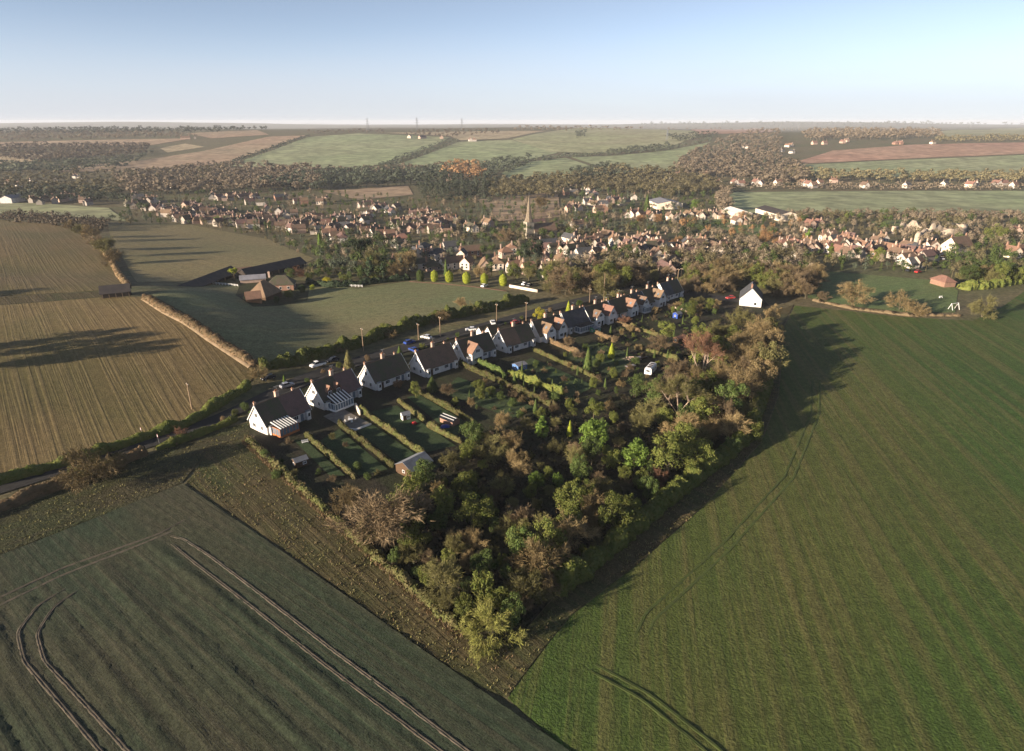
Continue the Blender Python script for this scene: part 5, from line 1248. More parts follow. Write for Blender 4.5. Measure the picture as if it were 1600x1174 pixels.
# the houses beyond those: far roofs and walls packed between the ones above, as one mass
def far_houses():
    V, F, MI = [], [], []
    spots = [p for p in HOUSEPX if (p[1] < 366 and p[0] < 760 and p[1] > 300) or (860 < p[0] < 1140 and 300 < p[1] < 400) or (1220 < p[0] < 1460 and p[1] > 370)]
    for x, y in spots:
        for _ in range(2 if x < 700 else 1):
            p = G(x + random.choice([-1, 1]) * random.uniform(5, 13), y + 4 + random.uniform(-5, 4)); a = R(random.choice([26, 116, 70]) + random.gauss(0, 10))
            L, W, e, r = random.choice([(7.5, 5.5, 3.8, 6.4), (9, 6, 3.8, 6.6), (6.5, 5.2, 3.6, 6.0), (12, 6, 3.8, 6.4)]); co, si = math.cos(a), math.sin(a)
            w = MB(); w.extrude_x([(-W / 2, -1), (W / 2, -1), (W / 2, e), (0, r), (-W / 2, e)], -L / 2, L / 2); n1 = len(w.f)
            roof_slopes(w, -L / 2 - 0.3, L / 2 + 0.3, W, e, r, 0.35, 0.2); n2 = len(w.f); w.box((L / 2 - 0.7, 0.2, r + 0.3), (0.8, 0.6, 2.0)); n3 = len(w.f)
            k = len(V); V += [(q[0] * co - q[1] * si + p.x, q[0] * si + q[1] * co + p.y, q[2] + p.z) for q in w.v]; F += [tuple(i + k for i in f) for f in w.f]
            wm, rm = random.choice([0, 0, 0, 1, 2]), random.choice([3, 3, 4, 5]); MI += [wm] * n1 + [rm] * (n2 - n1) + [2] * (n3 - n2)
    me = bpy.data.meshes.new('far_houses'); me.from_pydata(V, [], F)
    for m in ('dull', 'vrender', 'brickpale', 'rf_brown', 'rf_purple', 'rf_moss'): me.materials.append(M[m])
    me.polygons.foreach_set('material_index', MI)
    bm = bmesh.new(); bm.from_mesh(me); bmesh.ops.recalc_face_normals(bm, faces=bm.faces); bm.to_mesh(me); bm.free()
    tag(link_mesh('far_houses', me), 'smaller far houses packed between the nearer houses across the village', 'houses', kind='stuff')
far_houses()
# ---- particular buildings
vhouse(G(1150, 341), R(95), 30, 16, 6.0, 8.5, 'cream', 'sheet_white', 'big pale-roofed shed beside the right-hand green field', None, 'shed', 'farm_shed', 0, False)
vhouse(G(1212, 340), R(95), 48, 18, 5.5, 8.0, 'cream', 'sheet_dark', 'long dark-roofed farm shed with pale wall beside the right-hand field', None, 'shed', 'farm_shed', 0, False)
vhouse(G(1038, 324), R(95), 34, 26, 5.5, 8.0, 'cream', 'sheet_grey', 'broad grey-roofed hall behind the orange trees', None, 'hall', 'hall', 0, False)
vhouse(G(22, 316), R(95), 26, 12, 5.0, 8.0, 'render', 'sheet_grey', 'long white building at the far left edge of the picture', None, 'building', 'building', 0, False)
vhouse(G(702, 286), R(95), 20, 9, 6.0, 10.0, 'brickpale', 'rf_brown', 'large house among dark evergreens below the orange wood', None, 'house', 'house', 2, False)
vhouse(G(1492, 398), R(26), 16, 10, 6.0, 11.0, 'cream', 'rf_brown', 'tall pale manor house with gables beside the three parked cars', None, 'house', 'house', 2, True)
vhouse(G(1472, 446), R(100), 9, 6, 2.6, 5.0, 'brick', 'rf_red', 'small brick pavilion with red roof at the top of the paddock', None, 'pavilion', 'pavilion', 0, False, True)
def gabled_house():
    t = vhouse(G(1172, 474), R(70), 13, 9, 3.6, 8.2, 'render', 'rf_grey', 'white gabled house with dark slate roof at the top of the wood', None, 'house', 'house', 1, True)
gabled_house()
# farm: two long low barns with open bays, byres and the house
def barn(a, b, W, e, r, label, posts=8, wall='timber_dark', roof='sheet_dark'):
    A, B = G(*a), G(*b); c = (A + B) / 2; L = (B - A).length; ang = math.atan2(B.y - A.y, B.x - A.x)
    t = empty('barn', (c.x, c.y, min(A.z, B.z)), ang)
    MB().extrude_x([(-W / 2 + 2.2, -0.5), (W / 2, -0.5), (W / 2, e), (0, r), (-W / 2 + 2.2, e)], -L / 2, L / 2).build('wall', M[wall], t)
    roof_slopes(MB(), -L / 2 - 0.4, L / 2 + 0.4, W, e, r, 0.4, 0.18).build('roof', M[roof], t)
    for k in range(posts):
        x = -L / 2 + 0.5 + (L - 1) * k / (posts - 1)
        MB().box((x, -W / 2 + 0.15, e / 2 - 0.2), (0.3, 0.3, e + 0.2)).build('post', M['pole'], t)
    return tag(t, label, 'barn')
barn((212, 455), (362, 431), 9, 2.4, 5.0, 'long low dark-roofed barn left of the lime-topped tree', 12)
barn((380, 437), (470, 417), 10, 2.6, 5.4, 'long dark barn with open bays right of the lime-topped tree', 9)
barn((160, 466), (205, 461), 7, 2.4, 4.8, 'small dark barn at the corner of the stubble field', 5)
FARM = [(384, 433, 7, 5, 2.4, 5.0, 'brickpale', 'rf_brown', 26, 'small byre with a sunlit pink gable end beside the lime-topped tree'),
        (396, 441, 12, 5, 2.0, 3.6, 'brickpale', 'sheet_grey', 20, 'low grey-roofed byre in front of the long open barn'),
        (414, 466, 12, 9.5, 2.2, 8.2, 'timber', 'rf_tan', 75, 'steep brown-roofed farm barn, largest of the farm group'),
        (441, 452, 12, 8, 3.0, 6.8, 'brick', 'rf_moss', 10, 'dark-roofed farmhouse right of the steep brown barn'),
        (397, 473, 6, 5.5, 2.4, 4.8, 'timber', 'rf_orange', 26, 'small orange-roofed cart shed with white bargeboards at the pasture edge')]
for x, y, L, W, e, r, w, rf, a, lb in FARM:
    vhouse(G(x, y), R(a), L, W, e, r, w, rf, lb, 'farm buildings by the pasture', 'farm building', 'farm_building', 1 if 'house' in lb else 0, 'house' in lb, 'steep' in lb)
drape('farmyard', GP((368, 462), (376, 440), (420, 436), (486, 440), (480, 470), (440, 478), (395, 480)), M['verge'], 4, 0.2)

def wall_run(name, pts, h, th, mat, label, jag=0.0, step=3.0):
    V, F = [], []; path = []
    P = [Vector((p[0], p[1])) for p in pts]
    for a, b in zip(P, P[1:]):
        n = max(1, int((b - a).length / step)); path += [a.lerp(b, i / n) for i in range(n)]
    path.append(P[-1])
    for i, p in enumerate(path):
        d = (path[min(i + 1, len(path) - 1)] - path[max(i - 1, 0)]).normalized(); n = Vector((-d.y, d.x)) * th / 2
        z = hz(p.x, p.y); hh = h * (1 + jag * random.uniform(-1, 0.6))
        V += [(p.x - n.x, p.y - n.y, z - 0.5), (p.x - n.x, p.y - n.y, z + hh), (p.x + n.x, p.y + n.y, z + hh), (p.x + n.x, p.y + n.y, z - 0.5)]
    for i in range(len(path) - 1):
        for j in range(3): F.append((i * 4 + j, i * 4 + j + 1, i * 4 + j + 5, i * 4 + j + 4))
    F.append((0, 3, 2, 1)); b = (len(path) - 1) * 4; F.append((b, b + 1, b + 2, b + 3))
    return tag(link_mesh(name, np_mesh(name, V, F), M[mat]), label, 'wall')
wall_run('castle_ruin', GP((1394, 366), (1410, 362), (1428, 362), (1450, 366), (1478, 364), (1490, 362), (1506, 366), (1504, 372), (1480, 374), (1455, 373), (1442, 377), (1430, 380)), 7.0, 2.4, 'flint', 'ruined pale flint castle wall rising from the trees', 0.45, 3.0)
wall_run('garden_wall', GP((796, 449), (840, 457)), 1.3, 0.5, 'cream', 'long low pale garden wall at the corner of the pasture')
wall_run('garden_wall', GP((1042, 478), (1070, 487), (1090, 494)), 1.1, 0.5, 'brickpale', 'pale wall below the yard beside the last cottages')
wall_run('garden_wall', GP((640, 441), (690, 444), (740, 449), (792, 456)), 0.4, 0.3, 'tile_hung', 'low reddish wall in front of the clipped yews')
# fence posts and rails of the farm paddock
def fence(a, b, n, label):
    A, B = G(*a), G(*b); t = empty('fence', A)
    for i in range(n):
        p = A.lerp(B, i / (n - 1)); p.z = hz(p.x, p.y)
        MB().box((p.x - A.x, p.y - A.y, p.z - A.z + 0.5), (0.18, 0.18, 1.3)).build('post', M['white'], t)
    for h in (0.5, 0.95):
        m = MB(); m.bar((0, 0, h), tuple(B - A + Vector((0, 0, h))), 0.08); m.build('rail', M['white'], t)
    tag(t, label, 'fence')
fence((333, 444), (372, 448), 9, 'pale post and rail fence before the first long barn')
fence((512, 447), (566, 449), 11, 'pale post and rail fence below the golden shrubs by the pasture')

# church with broach spire
def church():
    p = G(826, 372); t = empty('church', p, R(26))
    MB().box((0, 0, 5.5), (6, 6, 13)).build('tower', M['stone'], t)
    s = MB(); a = 3.3; z = 12.0
    base = [(a, -a * .414, z), (a, a * .414, z), (a * .414, a, z), (-a * .414, a, z), (-a, a * .414, z), (-a, -a * .414, z), (-a * .414, -a, z), (a * .414, -a, z)]
    mid = [(x * 0.62, y * 0.62, z + 3.2) for x, y, _ in base]
    s.add(base + mid + [(0, 0, z + 20)], [(i, (i + 1) % 8, 8 + (i + 1) % 8, 8 + i) for i in range(8)] + [(8 + i, 8 + (i + 1) % 8, 16) for i in range(8)] + [tuple(range(7, -1, -1))])
    so = s.build('spire', M['shingle'], t)
    MB().box((0, 0, z + 20.6), (0.12, 0.12, 1.6)).box((0, 0, z + 20.8), (0.7, 0.1, 0.1)).build('weather_vane', M['metal'], so)
    MB().extrude_x([(-4, -1), (4, -1), (4, 5), (0, 10), (-4, 5)], 3.004, 22).build('nave', M['stone'], t)
    roof_slopes(MB(), 3.02, 22.4, 8, 5, 10, 0.4, 0.2).build('nave_roof', M['rf_brown'], t)
    for x in (6, 10, 14, 18): window(t, (x, -4.03, 3.0), 0, 0.8, 2.2, 2, 'stone')
    for k in range(4):
        o = window(t, (3.03 * math.sin(k * R(90)), -3.03 * math.cos(k * R(90)), 9.0), k * R(90), 0.9, 1.8, 2, 'stone', 'belfry_opening')
    tag(t, 'stone village church with a slender shingled spire', 'church')
church()
# paddock play equipment
def swing(px, py, label):
    t = empty('swing_frame', G(px, py), R(20))
    f = MB()
    for x in (-2, 2):
        for y in (-1.1, 1.1): f.bar((x, y, 0), (x, 0, 2.8), 0.12)
    f.bar((-2.2, 0, 2.8), (2.2, 0, 2.8), 0.12); f.build('frame', M['white'], t)
    for x in (-0.9, 0.9):
        s = MB(); s.box((x, 0, 0.55), (0.5, 0.25, 0.08)); s.bar((x - 0.2, 0, 0.58), (x - 0.2, 0, 2.75), 0.03); s.bar((x + 0.2, 0, 0.58), (x + 0.2, 0, 2.75), 0.03); s.build('seat', M['timber'], t)
    tag(t, label, 'swing')
swing(1490, 484, 'white swing frame on the paddock beside the wide-limbed tree')
# clipped yews
for i, x in enumerate([657, 679, 702, 729, 757, 786]):
    y = [436, 437, 438, 440, 442, 444][i]
    plant(G(x, y + 3), 'egg', 5.8, 'green' if i == 0 else 'lime', f'{"dark green leftmost" if i == 0 else "lime-green " + ["second", "third", "fourth", "fifth", "rightmost"][i - 1]} of six rounded clipped yews along the pasture wall', 'rounded clipped yews', 'clipped_yew', 'yew', None, 0.75)
#STAGE5
# ------------------------------------------------------------------ village trees, then the woods beyond
def template(seed, n, leaf, shape='round'):
    random.seed(seed); V, F = [], []
    lobes = []
    for _ in range(14):
        while True:
            u = Vector((random.uniform(-1, 1), random.uniform(-1, 1), random.uniform(-1, 1)))
            if u.length < 1: break
        if shape == 'round': c = Vector((u.x * 3.2, u.y * 3.2, 6.0 + u.z * 3.0))
        elif shape == 'tall':
            t = random.random(); c = Vector((u.x * 1.9 * (1.05 - t), u.y * 1.9 * (1.05 - t), 1.0 + t * 8.4))
        else: c = Vector((u.x * 4.2, u.y * 4.2, 4.6 + u.z * 4.0))
        lobes.append(c)
    for i in range(n):
        c = random.choice(lobes); v = Vector((random.gauss(0, 1), random.gauss(0, 1), random.gauss(0, 1))).normalized()
        q = c + v * random.uniform(0.5, 1.5); q.z = max(q.z, 0.3)
        leaf_quads(V, F, q, ((q - Vector((0, 0, 4))).normalized() * 0.8 + v + Vector((random.gauss(0, .25), random.gauss(0, .25), random.gauss(0, .25)))).normalized(), leaf * random.uniform(0.6, 1.3))
    if shape == 'round':
        k = len(V); V += [(-0.2, 0, -1), (0.2, 0, -1), (0.1, 0, 6), (-0.1, 0, 6)]; F.append((k, k + 1, k + 2, k + 3))
        k = len(V); V += [(0, -0.2, -1), (0, 0.2, -1), (0, 0.1, 6), (0, -0.1, 6)]; F.append((k, k + 1, k + 2, k + 3))
    return np.array(V), np.array(F)
TMP = {('round', 1): [template(s, 420, 0.36) for s in range(3)], ('round', 0): [template(s + 9, 130, 0.66) for s in range(3)],
       ('tall', 1): [template(s + 20, 320, 0.32, 'tall') for s in range(2)], ('tall', 0): [template(s + 25, 55, 0.8, 'tall') for s in range(2)],
       ('low', 1): [template(s + 30, 300, 0.45, 'low') for s in range(2)], ('low', 0): [template(s + 35, 60, 1.05, 'low') for s in range(2)]}
random.seed(5)
BAG = {}
def bag(key, p, h, shape, w=1.0):
    BAG.setdefault(key, []).append((p, h, shape, w, 1 if dist_of(p) < 900 else 0))
def empty_bag(key, name, col, label):
    Vs, Fs, n = [], [], 0
    for p, h, shape, w, lod in BAG.pop(key, []):
        V, F = random.choice(TMP[(shape, lod)]); a = random.uniform(0, 6.28); s = h / 10
        c, si = math.cos(a), math.sin(a)
        X = (V[:, 0] * c - V[:, 1] * si) * s * w + p[0]; Y = (V[:, 0] * si + V[:, 1] * c) * s * w + p[1]; Z = V[:, 2] * s + p[2]
        Vs.append(np.stack([X, Y, Z], 1)); Fs.append(F + n); n += len(V)
    if not Vs: return
    o = link_mesh(name, np_mesh(name, np.concatenate(Vs), np.concatenate(Fs)), L_[col])
    tag(o, label, 'trees', kind='stuff')

VPOLY = [  # polygon, spacing, height range, mix of looks, phrase
 ([(500, 372), (560, 372), (640, 385), (650, 432), (600, 440), (500, 430)], 15, (8, 15), 'mixed', 'between the long barns and the village'),
 ([(650, 380), (800, 372), (830, 440), (800, 445), (650, 425)], 20, (6, 12), 'mixed', 'behind the clipped yews'),
 ([(800, 372), (960, 365), (1010, 400), (950, 440), (830, 445)], 19, (6, 12), 'mixed', 'between church and lane'),
 ([(860, 430), (980, 405), (1040, 415), (1040, 440), (960, 455), (880, 462)], 15, (9, 15), 'bare', 'beyond the lane behind the far cottages'),
 ([(1030, 400), (1180, 385), (1210, 420), (1190, 445), (1120, 450), (1060, 432)], 14, (9, 15), 'bare', 'above the yard at the top of the wood'),
 ([(1065, 438), (1150, 445), (1150, 458), (1100, 462), (1060, 455)], 15, (5, 9), 'bare', 'round the yard below the village'),
 ([(1065, 472), (1120, 478), (1120, 492), (1080, 500), (1050, 490)], 15, (3, 6), 'green', 'between the yard and the wood'),
 ([(1180, 395), (1260, 395), (1275, 440), (1265, 470), (1200, 465)], 14, (9, 13), 'bare', 'between the white gabled house and the paddock'),
 ([(1250, 400), (1420, 408), (1480, 428), (1300, 425)], 17, (6, 11), 'mixed', 'along the top of the paddock'),
 ([(1470, 400), (1640, 390), (1640, 445), (1490, 445)], 16, (7, 13), 'green', 'at the right behind the paddock'),
 ([(170, 345), (330, 348), (480, 372), (500, 405), (470, 400), (400, 372), (300, 352), (180, 352)], 12, (5, 10), 'mixed', 'along the top of the middle stubble field'),
 ([(480, 440), (560, 438), (620, 436), (620, 430), (480, 420)], 13, (4, 8), 'green', 'in gardens at the top of the pasture'),
 ([(200, 300), (480, 300), (640, 315), (640, 378), (480, 368), (330, 348), (190, 345)], 13, (6, 12), 'mixed', 'among the left-hand village houses'),
 ([(640, 315), (800, 312), (890, 325), (900, 372), (780, 385), (640, 375)], 13, (7, 13), 'mixed', 'around the church'),
 ([(880, 285), (1060, 290), (1140, 315), (1130, 345), (1060, 375), (900, 370)], 13, (7, 14), 'mixed', 'on the rise behind the spire'),
 ([(1050, 345), (1250, 345), (1260, 385), (1060, 385)], 15, (7, 13), 'autumn', 'in front of the pale-roofed sheds'),
 ([(1230, 340), (1640, 338), (1640, 390), (1480, 395), (1380, 370), (1240, 375)], 13, (7, 14), 'bare', 'around the castle ruin'),
]
MIXES = {'bare': [('bare', 'brown'), ('bare', 'gold'), ('bare', 'olive'), ('bare', 'brown'), ('leafy', 'ivy')],
         'mixed': [('bare', 'brown'), ('bare', 'olive'), ('bare', 'gold'), ('leafy', 'green'), ('leafy', 'dark'), ('cone', 'green'), ('leafy', 'ivy'), ('fir', 'dark')],
         'green': [('leafy', 'ivy'), ('bush', 'ivy'), ('bare', 'olive'), ('leafy', 'green'), ('bare', 'gold')],
         'autumn': [('bare', 'orange'), ('bare', 'gold'), ('bare', 'brown'), ('leafy', 'green'), ('bare', 'russet')]}
CN = {'brown': 'brown', 'gold': 'golden', 'olive': 'olive', 'ivy': 'olive-green', 'green': 'green', 'dark': 'dark green', 'orange': 'orange', 'russet': 'russet'}
KN = {'bare': 'bare tree', 'leafy': 'leafy tree', 'cone': 'slim conifer', 'fir': 'fir tree', 'bush': 'bushy tree', 'wide': 'spreading tree'}
VT = [  # notable village trees
 (636, 428, 'bare', 15, 'gold', 'tall pale many-stemmed bare tree left of the clipped yews'), (585, 428, 'bare', 14, 'olive', 'tall bare tree at the left end of the garden trees above the pasture'),
 (560, 418, 'pine', 15, 'dark', 'tall pine with bare stems above the pasture, left of a twin'), (572, 416, 'pine', 15, 'dark', 'tall pine with bare stems above the pasture, right of its twin'),
 (697, 432, 'cone', 9, 'green', 'slim green cypress behind the third clipped yew'), (828, 408, 'leafy', 13, 'dark', 'large dark evergreen below the church spire'),
 (842, 405, 'leafy', 12, 'dark', 'second large dark evergreen right of the one below the spire'), (820, 372, 'leafy', 12, 'green', 'round green tree directly in front of the church tower'),
 (790, 385, 'bare', 14, 'brown', 'tall brown bare tree left of the church'), (1068, 380, 'leafy', 12, 'dark', 'large dark rounded evergreen above the middle street'),
 (1057, 392, 'bare', 10, 'orange', 'orange-leaved tree in the middle street'), (1010, 332, 'cone', 17, 'green', 'tall green cypress beside the broad grey-roofed hall'),
 (985, 333, 'leafy', 11, 'dark', 'dark round tree left of the tall green cypress'), (1085, 330, 'leafy', 12, 'bright', 'bright green weeping tree right of the grey-roofed hall'),
 (1295, 412, 'fir', 12, 'ivy', 'olive conical tree in front of the right-hand street'), (1368, 412, 'leafy', 10, 'ivy', 'olive round tree in front of the right-hand street'),
 (1312, 412, 'cone', 8, 'dark', 'pair of dark upright yews in the right-hand street'), (1320, 352, 'fir', 12, 'ivy', 'pale green conical tree behind the right-hand street'),
 (1260, 384, 'fir', 11, 'bright', 'bright green conical tree beside the red-brick terrace'), (1195, 385, 'bare', 13, 'orange', 'large orange-brown tree in front of the long dark shed'),
 (1550, 385, 'leafy', 15, 'ivy', 'large olive-green tree right of the pale manor house'), (500, 384, 'cone', 8, 'bright', 'small bright cypress in front of the left-centre houses'),
 (343, 352, 'leafy', 8, 'bright', 'bright rounded conifer at the edge of the middle stubble field'), (1028, 352, 'bare', 12, 'orange', 'orange tree in front of the grey-roofed hall'), (1000, 352, 'bare', 11, 'orange', 'orange tree left of its neighbour before the grey-roofed hall'),
 (845, 330, 'bare', 17, 'gold', 'large pale bare tree right of the spire'), (1165, 440, 'leafy', 9, 'bright', 'bright green bush behind the white gabled house'), (1115, 432, 'leafy', 7, 'ivy', 'green tree in the yard below the village')]
for x, y, k, h, c, lb in VT:
    plant(G(x, y), k, h, c, lb, 'village trees')
cand = []
for poly, sp, hr, mx, ph in VPOLY:
    for x, y in scatter(poly, sp * 0.72, 5000, [(a, b + 4) for a, b in HOUSEPX]):
        cand.append((G(x, y), x, y, hr, mx, ph))
cand.sort(key=lambda t: t[0].y)
NIND = 150
for i, (p, x, y, hr, mx, ph) in enumerate(cand):
    k, c = random.choice(MIXES[mx]); h = random.uniform(*hr) * (0.88 if i < 150 else 0.82)
    if i < NIND:
        lb = f'{CN[c]} {KN[k]} {ph}'
        plant(p, k, h, c, lb, f'{CN[c]} {KN[k]}s {ph}')
    else:
        key = {'brown': 'farbrown', 'russet': 'farbrown', 'gold': 'farolive', 'olive': 'farolive', 'ivy': 'green', 'green': 'green', 'dark': 'fardark', 'orange': 'orange'}[c]
        bag('v_' + key, p, h, 'tall' if k in ('cone', 'fir') else 'round')
for key, nm in (('farbrown', 'brown bare trees'), ('farolive', 'olive bare trees'), ('green', 'green leafy trees'), ('fardark', 'dark evergreen trees'), ('orange', 'orange autumn trees')):
    empty_bag('v_' + key, 'village_trees', key, f'{nm} crowding between the far village houses')

WOODS = [  # polygon, spacing, heights, colour, shape, label
 ([(-60, 213), (60, 210), (200, 209), (290, 213), (310, 216), (200, 218), (60, 221), (-60, 222)], 8, (11, 16), 'farbrown', 'round', 'brown wood along the top of the far left hills'),
 ([(-60, 233), (100, 230), (235, 230), (230, 243), (150, 250), (60, 256), (-60, 242)], 8, (11, 17), 'farbrown', 'round', 'brown wood on the lower slopes of the far left hills'),
 ([(-60, 206), (120, 203), (330, 204), (420, 203), (330, 208), (60, 212), (-60, 212)], 7, (12, 18), 'fardark', 'round', 'dark tree line on the left skyline'),
 ([(-60, 262), (60, 258), (210, 252), (240, 240), (200, 262), (100, 272), (-60, 274)], 9, (10, 16), 'fardark', 'round', 'dark lower edge of the far left wood'),
 ([(-60, 276), (150, 273), (330, 264), (360, 264), (330, 285), (200, 292), (180, 310), (-60, 305)], 12, (8, 14), 'farolive', 'round', 'olive trees on the left valley side'),
 ([(180, 280), (340, 262), (500, 266), (500, 298), (330, 304), (200, 306)], 10, (11, 17), 'farbrown', 'round', 'brown wood above the left of the village'),
 ([(400, 296), (470, 276), (630, 272), (710, 266), (690, 285), (640, 290), (500, 299)], 9, (11, 17), 'fardark', 'round', 'dark belt of evergreens below the large green hill field'),
 ([(400, 268), (590, 266), (690, 262), (640, 272), (480, 276), (390, 285)], 9, (8, 13), 'farbrown', 'low', 'brown scrub along the foot of the large green hill field'),
 ([(650, 290), (760, 285), (780, 300), (740, 318), (660, 315)], 11, (12, 19), 'fardark', 'tall', 'dark conifers above the hollow left of the church'),
 ([(692, 262), (755, 262), (750, 284), (692, 275)], 10, (13, 18), 'orange', 'round', 'orange autumn wood on the valley side'),
 ([(745, 264), (785, 252), (830, 250), (780, 272), (760, 286)], 9, (10, 16), 'fardark', 'round', 'dark strip of trees right of the orange wood'),
 ([(760, 290), (850, 284), (900, 275), (960, 268), (1060, 268), (1100, 285), (1140, 300), (1060, 310), (900, 300), (860, 312), (770, 312)], 10, (10, 17), 'farolive', 'round', 'olive trees on the slope behind the spire'),
 ([(890, 272), (940, 262), (985, 270), (980, 280), (900, 286)], 9, (10, 15), 'fardark', 'round', 'dark copse at the foot of the pale green hill field'),
 ([(1055, 262), (1090, 236), (1180, 205), (1216, 208), (1216, 250), (1250, 262), (1265, 280), (1240, 292), (1120, 278), (1060, 276)], 9, (11, 17), 'farbrown', 'round', 'brown wood climbing the right-hand hill'),
 ([(1090, 245), (1180, 215), (1215, 225), (1210, 275), (1100, 272)], 22, (11, 17), 'fardark', 'tall', 'scattered dark conifers in the right-hand hill wood'),
 ([(1255, 214), (1270, 204), (1380, 202), (1465, 206), (1470, 216), (1380, 219), (1260, 220)], 7, (14, 20), 'farbrown', 'round', 'tall brown tree belt on the right hilltop'),
 ([(1460, 217), (1620, 213), (1620, 221), (1470, 222)], 7, (8, 12), 'farolive', 'low', 'low olive tree belt at the right end of the hilltop'),
 ([(1215, 268), (1280, 274), (1400, 276), (1640, 277), (1640, 288), (1400, 285), (1230, 284)], 10, (9, 15), 'farolive', 'round', 'olive garden trees behind the hillside villas'),
 ([(1140, 288), (1300, 290), (1640, 292), (1640, 298), (1300, 297), (1140, 296)], 9, (5, 8), 'farbrown', 'low', 'brown hedge trees in front of the hillside villas'),
 ([(1120, 296), (1136, 298), (1140, 330), (1124, 335)], 8, (8, 13), 'farbrown', 'round', 'brown hedge trees at the left end of the valley field'),
 ([(1240, 337), (1640, 336), (1640, 342), (1240, 342)], 9, (5, 9), 'farbrown', 'low', 'hedge trees along the bottom of the valley field'),
 ([(330, 266), (352, 257), (480, 213), (486, 214), (356, 261)], 5, (6, 9), 'fardark', 'low', 'dark hedge climbing left of the large green hill field'),
 ([(588, 262), (692, 221), (716, 219), (720, 222), (612, 262)], 5, (6, 9), 'fardark', 'low', 'dark hedge climbing right of the large green hill field'),
 ([(785, 270), (830, 252), (884, 244), (960, 241), (1042, 233), (1110, 219), (1112, 222), (1042, 236), (960, 244), (884, 247), (832, 255), (790, 272)], 5, (6, 10), 'fardark', 'low', 'long dark hedge winding across the middle hill fields'),
 ([(945, 240), (1040, 228), (1050, 232), (960, 243)], 6, (8, 12), 'fardark', 'round', 'dark thicket on the winding hill hedge'),
 ([(640, 207), (760, 205), (780, 210), (700, 216), (630, 212)], 9, (9, 14), 'farbrown', 'round', 'brown trees round the hilltop farms'),
 ([(480, 207), (600, 205), (600, 208), (480, 210)], 8, (8, 12), 'farbrown', 'low', 'thin brown tree line on the central skyline'),
 ([(900, 208), (915, 206), (912, 214), (902, 216)], 5, (8, 12), 'fardark', 'low', 'small dark spinney on the upper hill field'),
 ([(1040, 214), (1120, 208), (1120, 216), (1060, 222)], 6, (8, 12), 'fardark', 'low', 'dark thicket at the top of the winding hedge'),
 ([(800, 201), (1100, 198), (1250, 200), (1250, 205), (1100, 203), (800, 205)], 8, (9, 15), 'farbrown', 'low', 'brown tree line on the far right skyline'),
 ([(1000, 194.6), (1640, 193.5), (1640, 196), (1000, 197.5)], 8, (25, 45), 'fardark', 'low', 'blue-grey wooded ridge on the far right horizon'),
 ([(0, 340), (60, 340), (140, 352), (170, 350), (160, 362), (120, 356), (0, 346)], 9, (6, 10), 'farbrown', 'low', 'brown hedge trees behind the upper stubble field'),
 ([(-40, 300), (190, 303), (200, 318), (-40, 316)], 11, (8, 12), 'fardark', 'round', 'dark trees above the small left pasture'),
]
for i, (poly, sp, hr, col, shape, lb) in enumerate(WOODS):
    for x, y in scatter(poly, sp * 0.74, 6500):
        p = G(x, y)
        if p.y > 16000: continue
        bag(i, p, random.uniform(*hr) * (1 + min(0.25, p.y / 16000)), shape, 1.5)
    empty_bag(i, 'distant_wood', col, lb)

# ------------------------------------------------------------------ pylons on the skyline
def pylon(px, py, h, label):
    p = G(px, py); t = empty('pylon', p, 0.4)
    m = MB(); b = h * 0.09
    for sx in (-1, 1):
        for sy in (-1, 1): m.bar((sx * b, sy * b, 0), (sx * 0.6, sy * 0.6, h), 0.32)
    for k in range(6):
        z0, z1 = h * k / 6, h * (k + 1) / 6; r0, r1 = b + (0.6 - b) * k / 6, b + (0.6 - b) * (k + 1) / 6
        m.bar((-r0, -r0, z0), (r1, -r1, z1), 0.18); m.bar((r0, r0, z0), (-r1, r1, z1), 0.18); m.bar((-r0, r0, z0), (-r1, -r1, z1), 0.18)
    m.build('lattice', M['metal'], t)
    for f, w in ((0.62, 0.2), (0.77, 0.16), (0.92, 0.12)):
        a = MB(); a.bar((-h * w, 0, h * f), (h * w, 0, h * f), 0.3); a.build('cross_arm', M['metal'], t)
    tag(t, label, 'pylon', 'pylons on the skyline')
for px, py, h, lb in [(575, 206, 42, 'lattice pylon on the skyline above the large green hill field'), (652, 204, 42, 'lattice pylon on the skyline left of the hilltop farms'), (722, 203, 40, 'lattice pylon right of the hilltop farms'),
                      (1042, 219, 30, 'lattice pylon above the winding hill hedge'), (1218, 202, 40, 'lattice pylon left of the hilltop tree belt'), (1247, 201, 42, 'lattice pylon just left of the hilltop tree belt'), (1516, 200, 48, 'lattice pylon at the far right skyline')]:
    pylon(px, py, h, lb)

# ------------------------------------------------------------------ undergrowth and rough grass
def world_scatter(poly, n):
    P = [(G(*q).x, G(*q).y) for q in poly]; xs = [p[0] for p in P]; ys = [p[1] for p in P]; out = []
    while len(out) < n:
        x, y = random.uniform(min(xs), max(xs)), random.uniform(min(ys), max(ys))
        if inside(x, y, P): out.append(Vector((x, y, hz(x, y))))
    return out
def brush(name, pts, hr, col, label, lod=0, w=1.3):
    Vs, Fs, n = [], [], 0
    for p in pts:
        V, F = random.choice(TMP[('low', lod)]); a = random.uniform(0, 6.28); s_ = random.uniform(*hr) / 10; c, si = math.cos(a), math.sin(a)
        Vs.append(np.stack([(V[:, 0] * c - V[:, 1] * si) * s_ * w + p.x, (V[:, 0] * si + V[:, 1] * c) * s_ * w + p.y, V[:, 2] * s_ + p.z], 1)); Fs.append(F + n); n += len(V)
    tag(link_mesh(name, np_mesh(name, np.concatenate(Vs), np.concatenate(Fs)), L_[col]), label, 'undergrowth', kind='stuff')
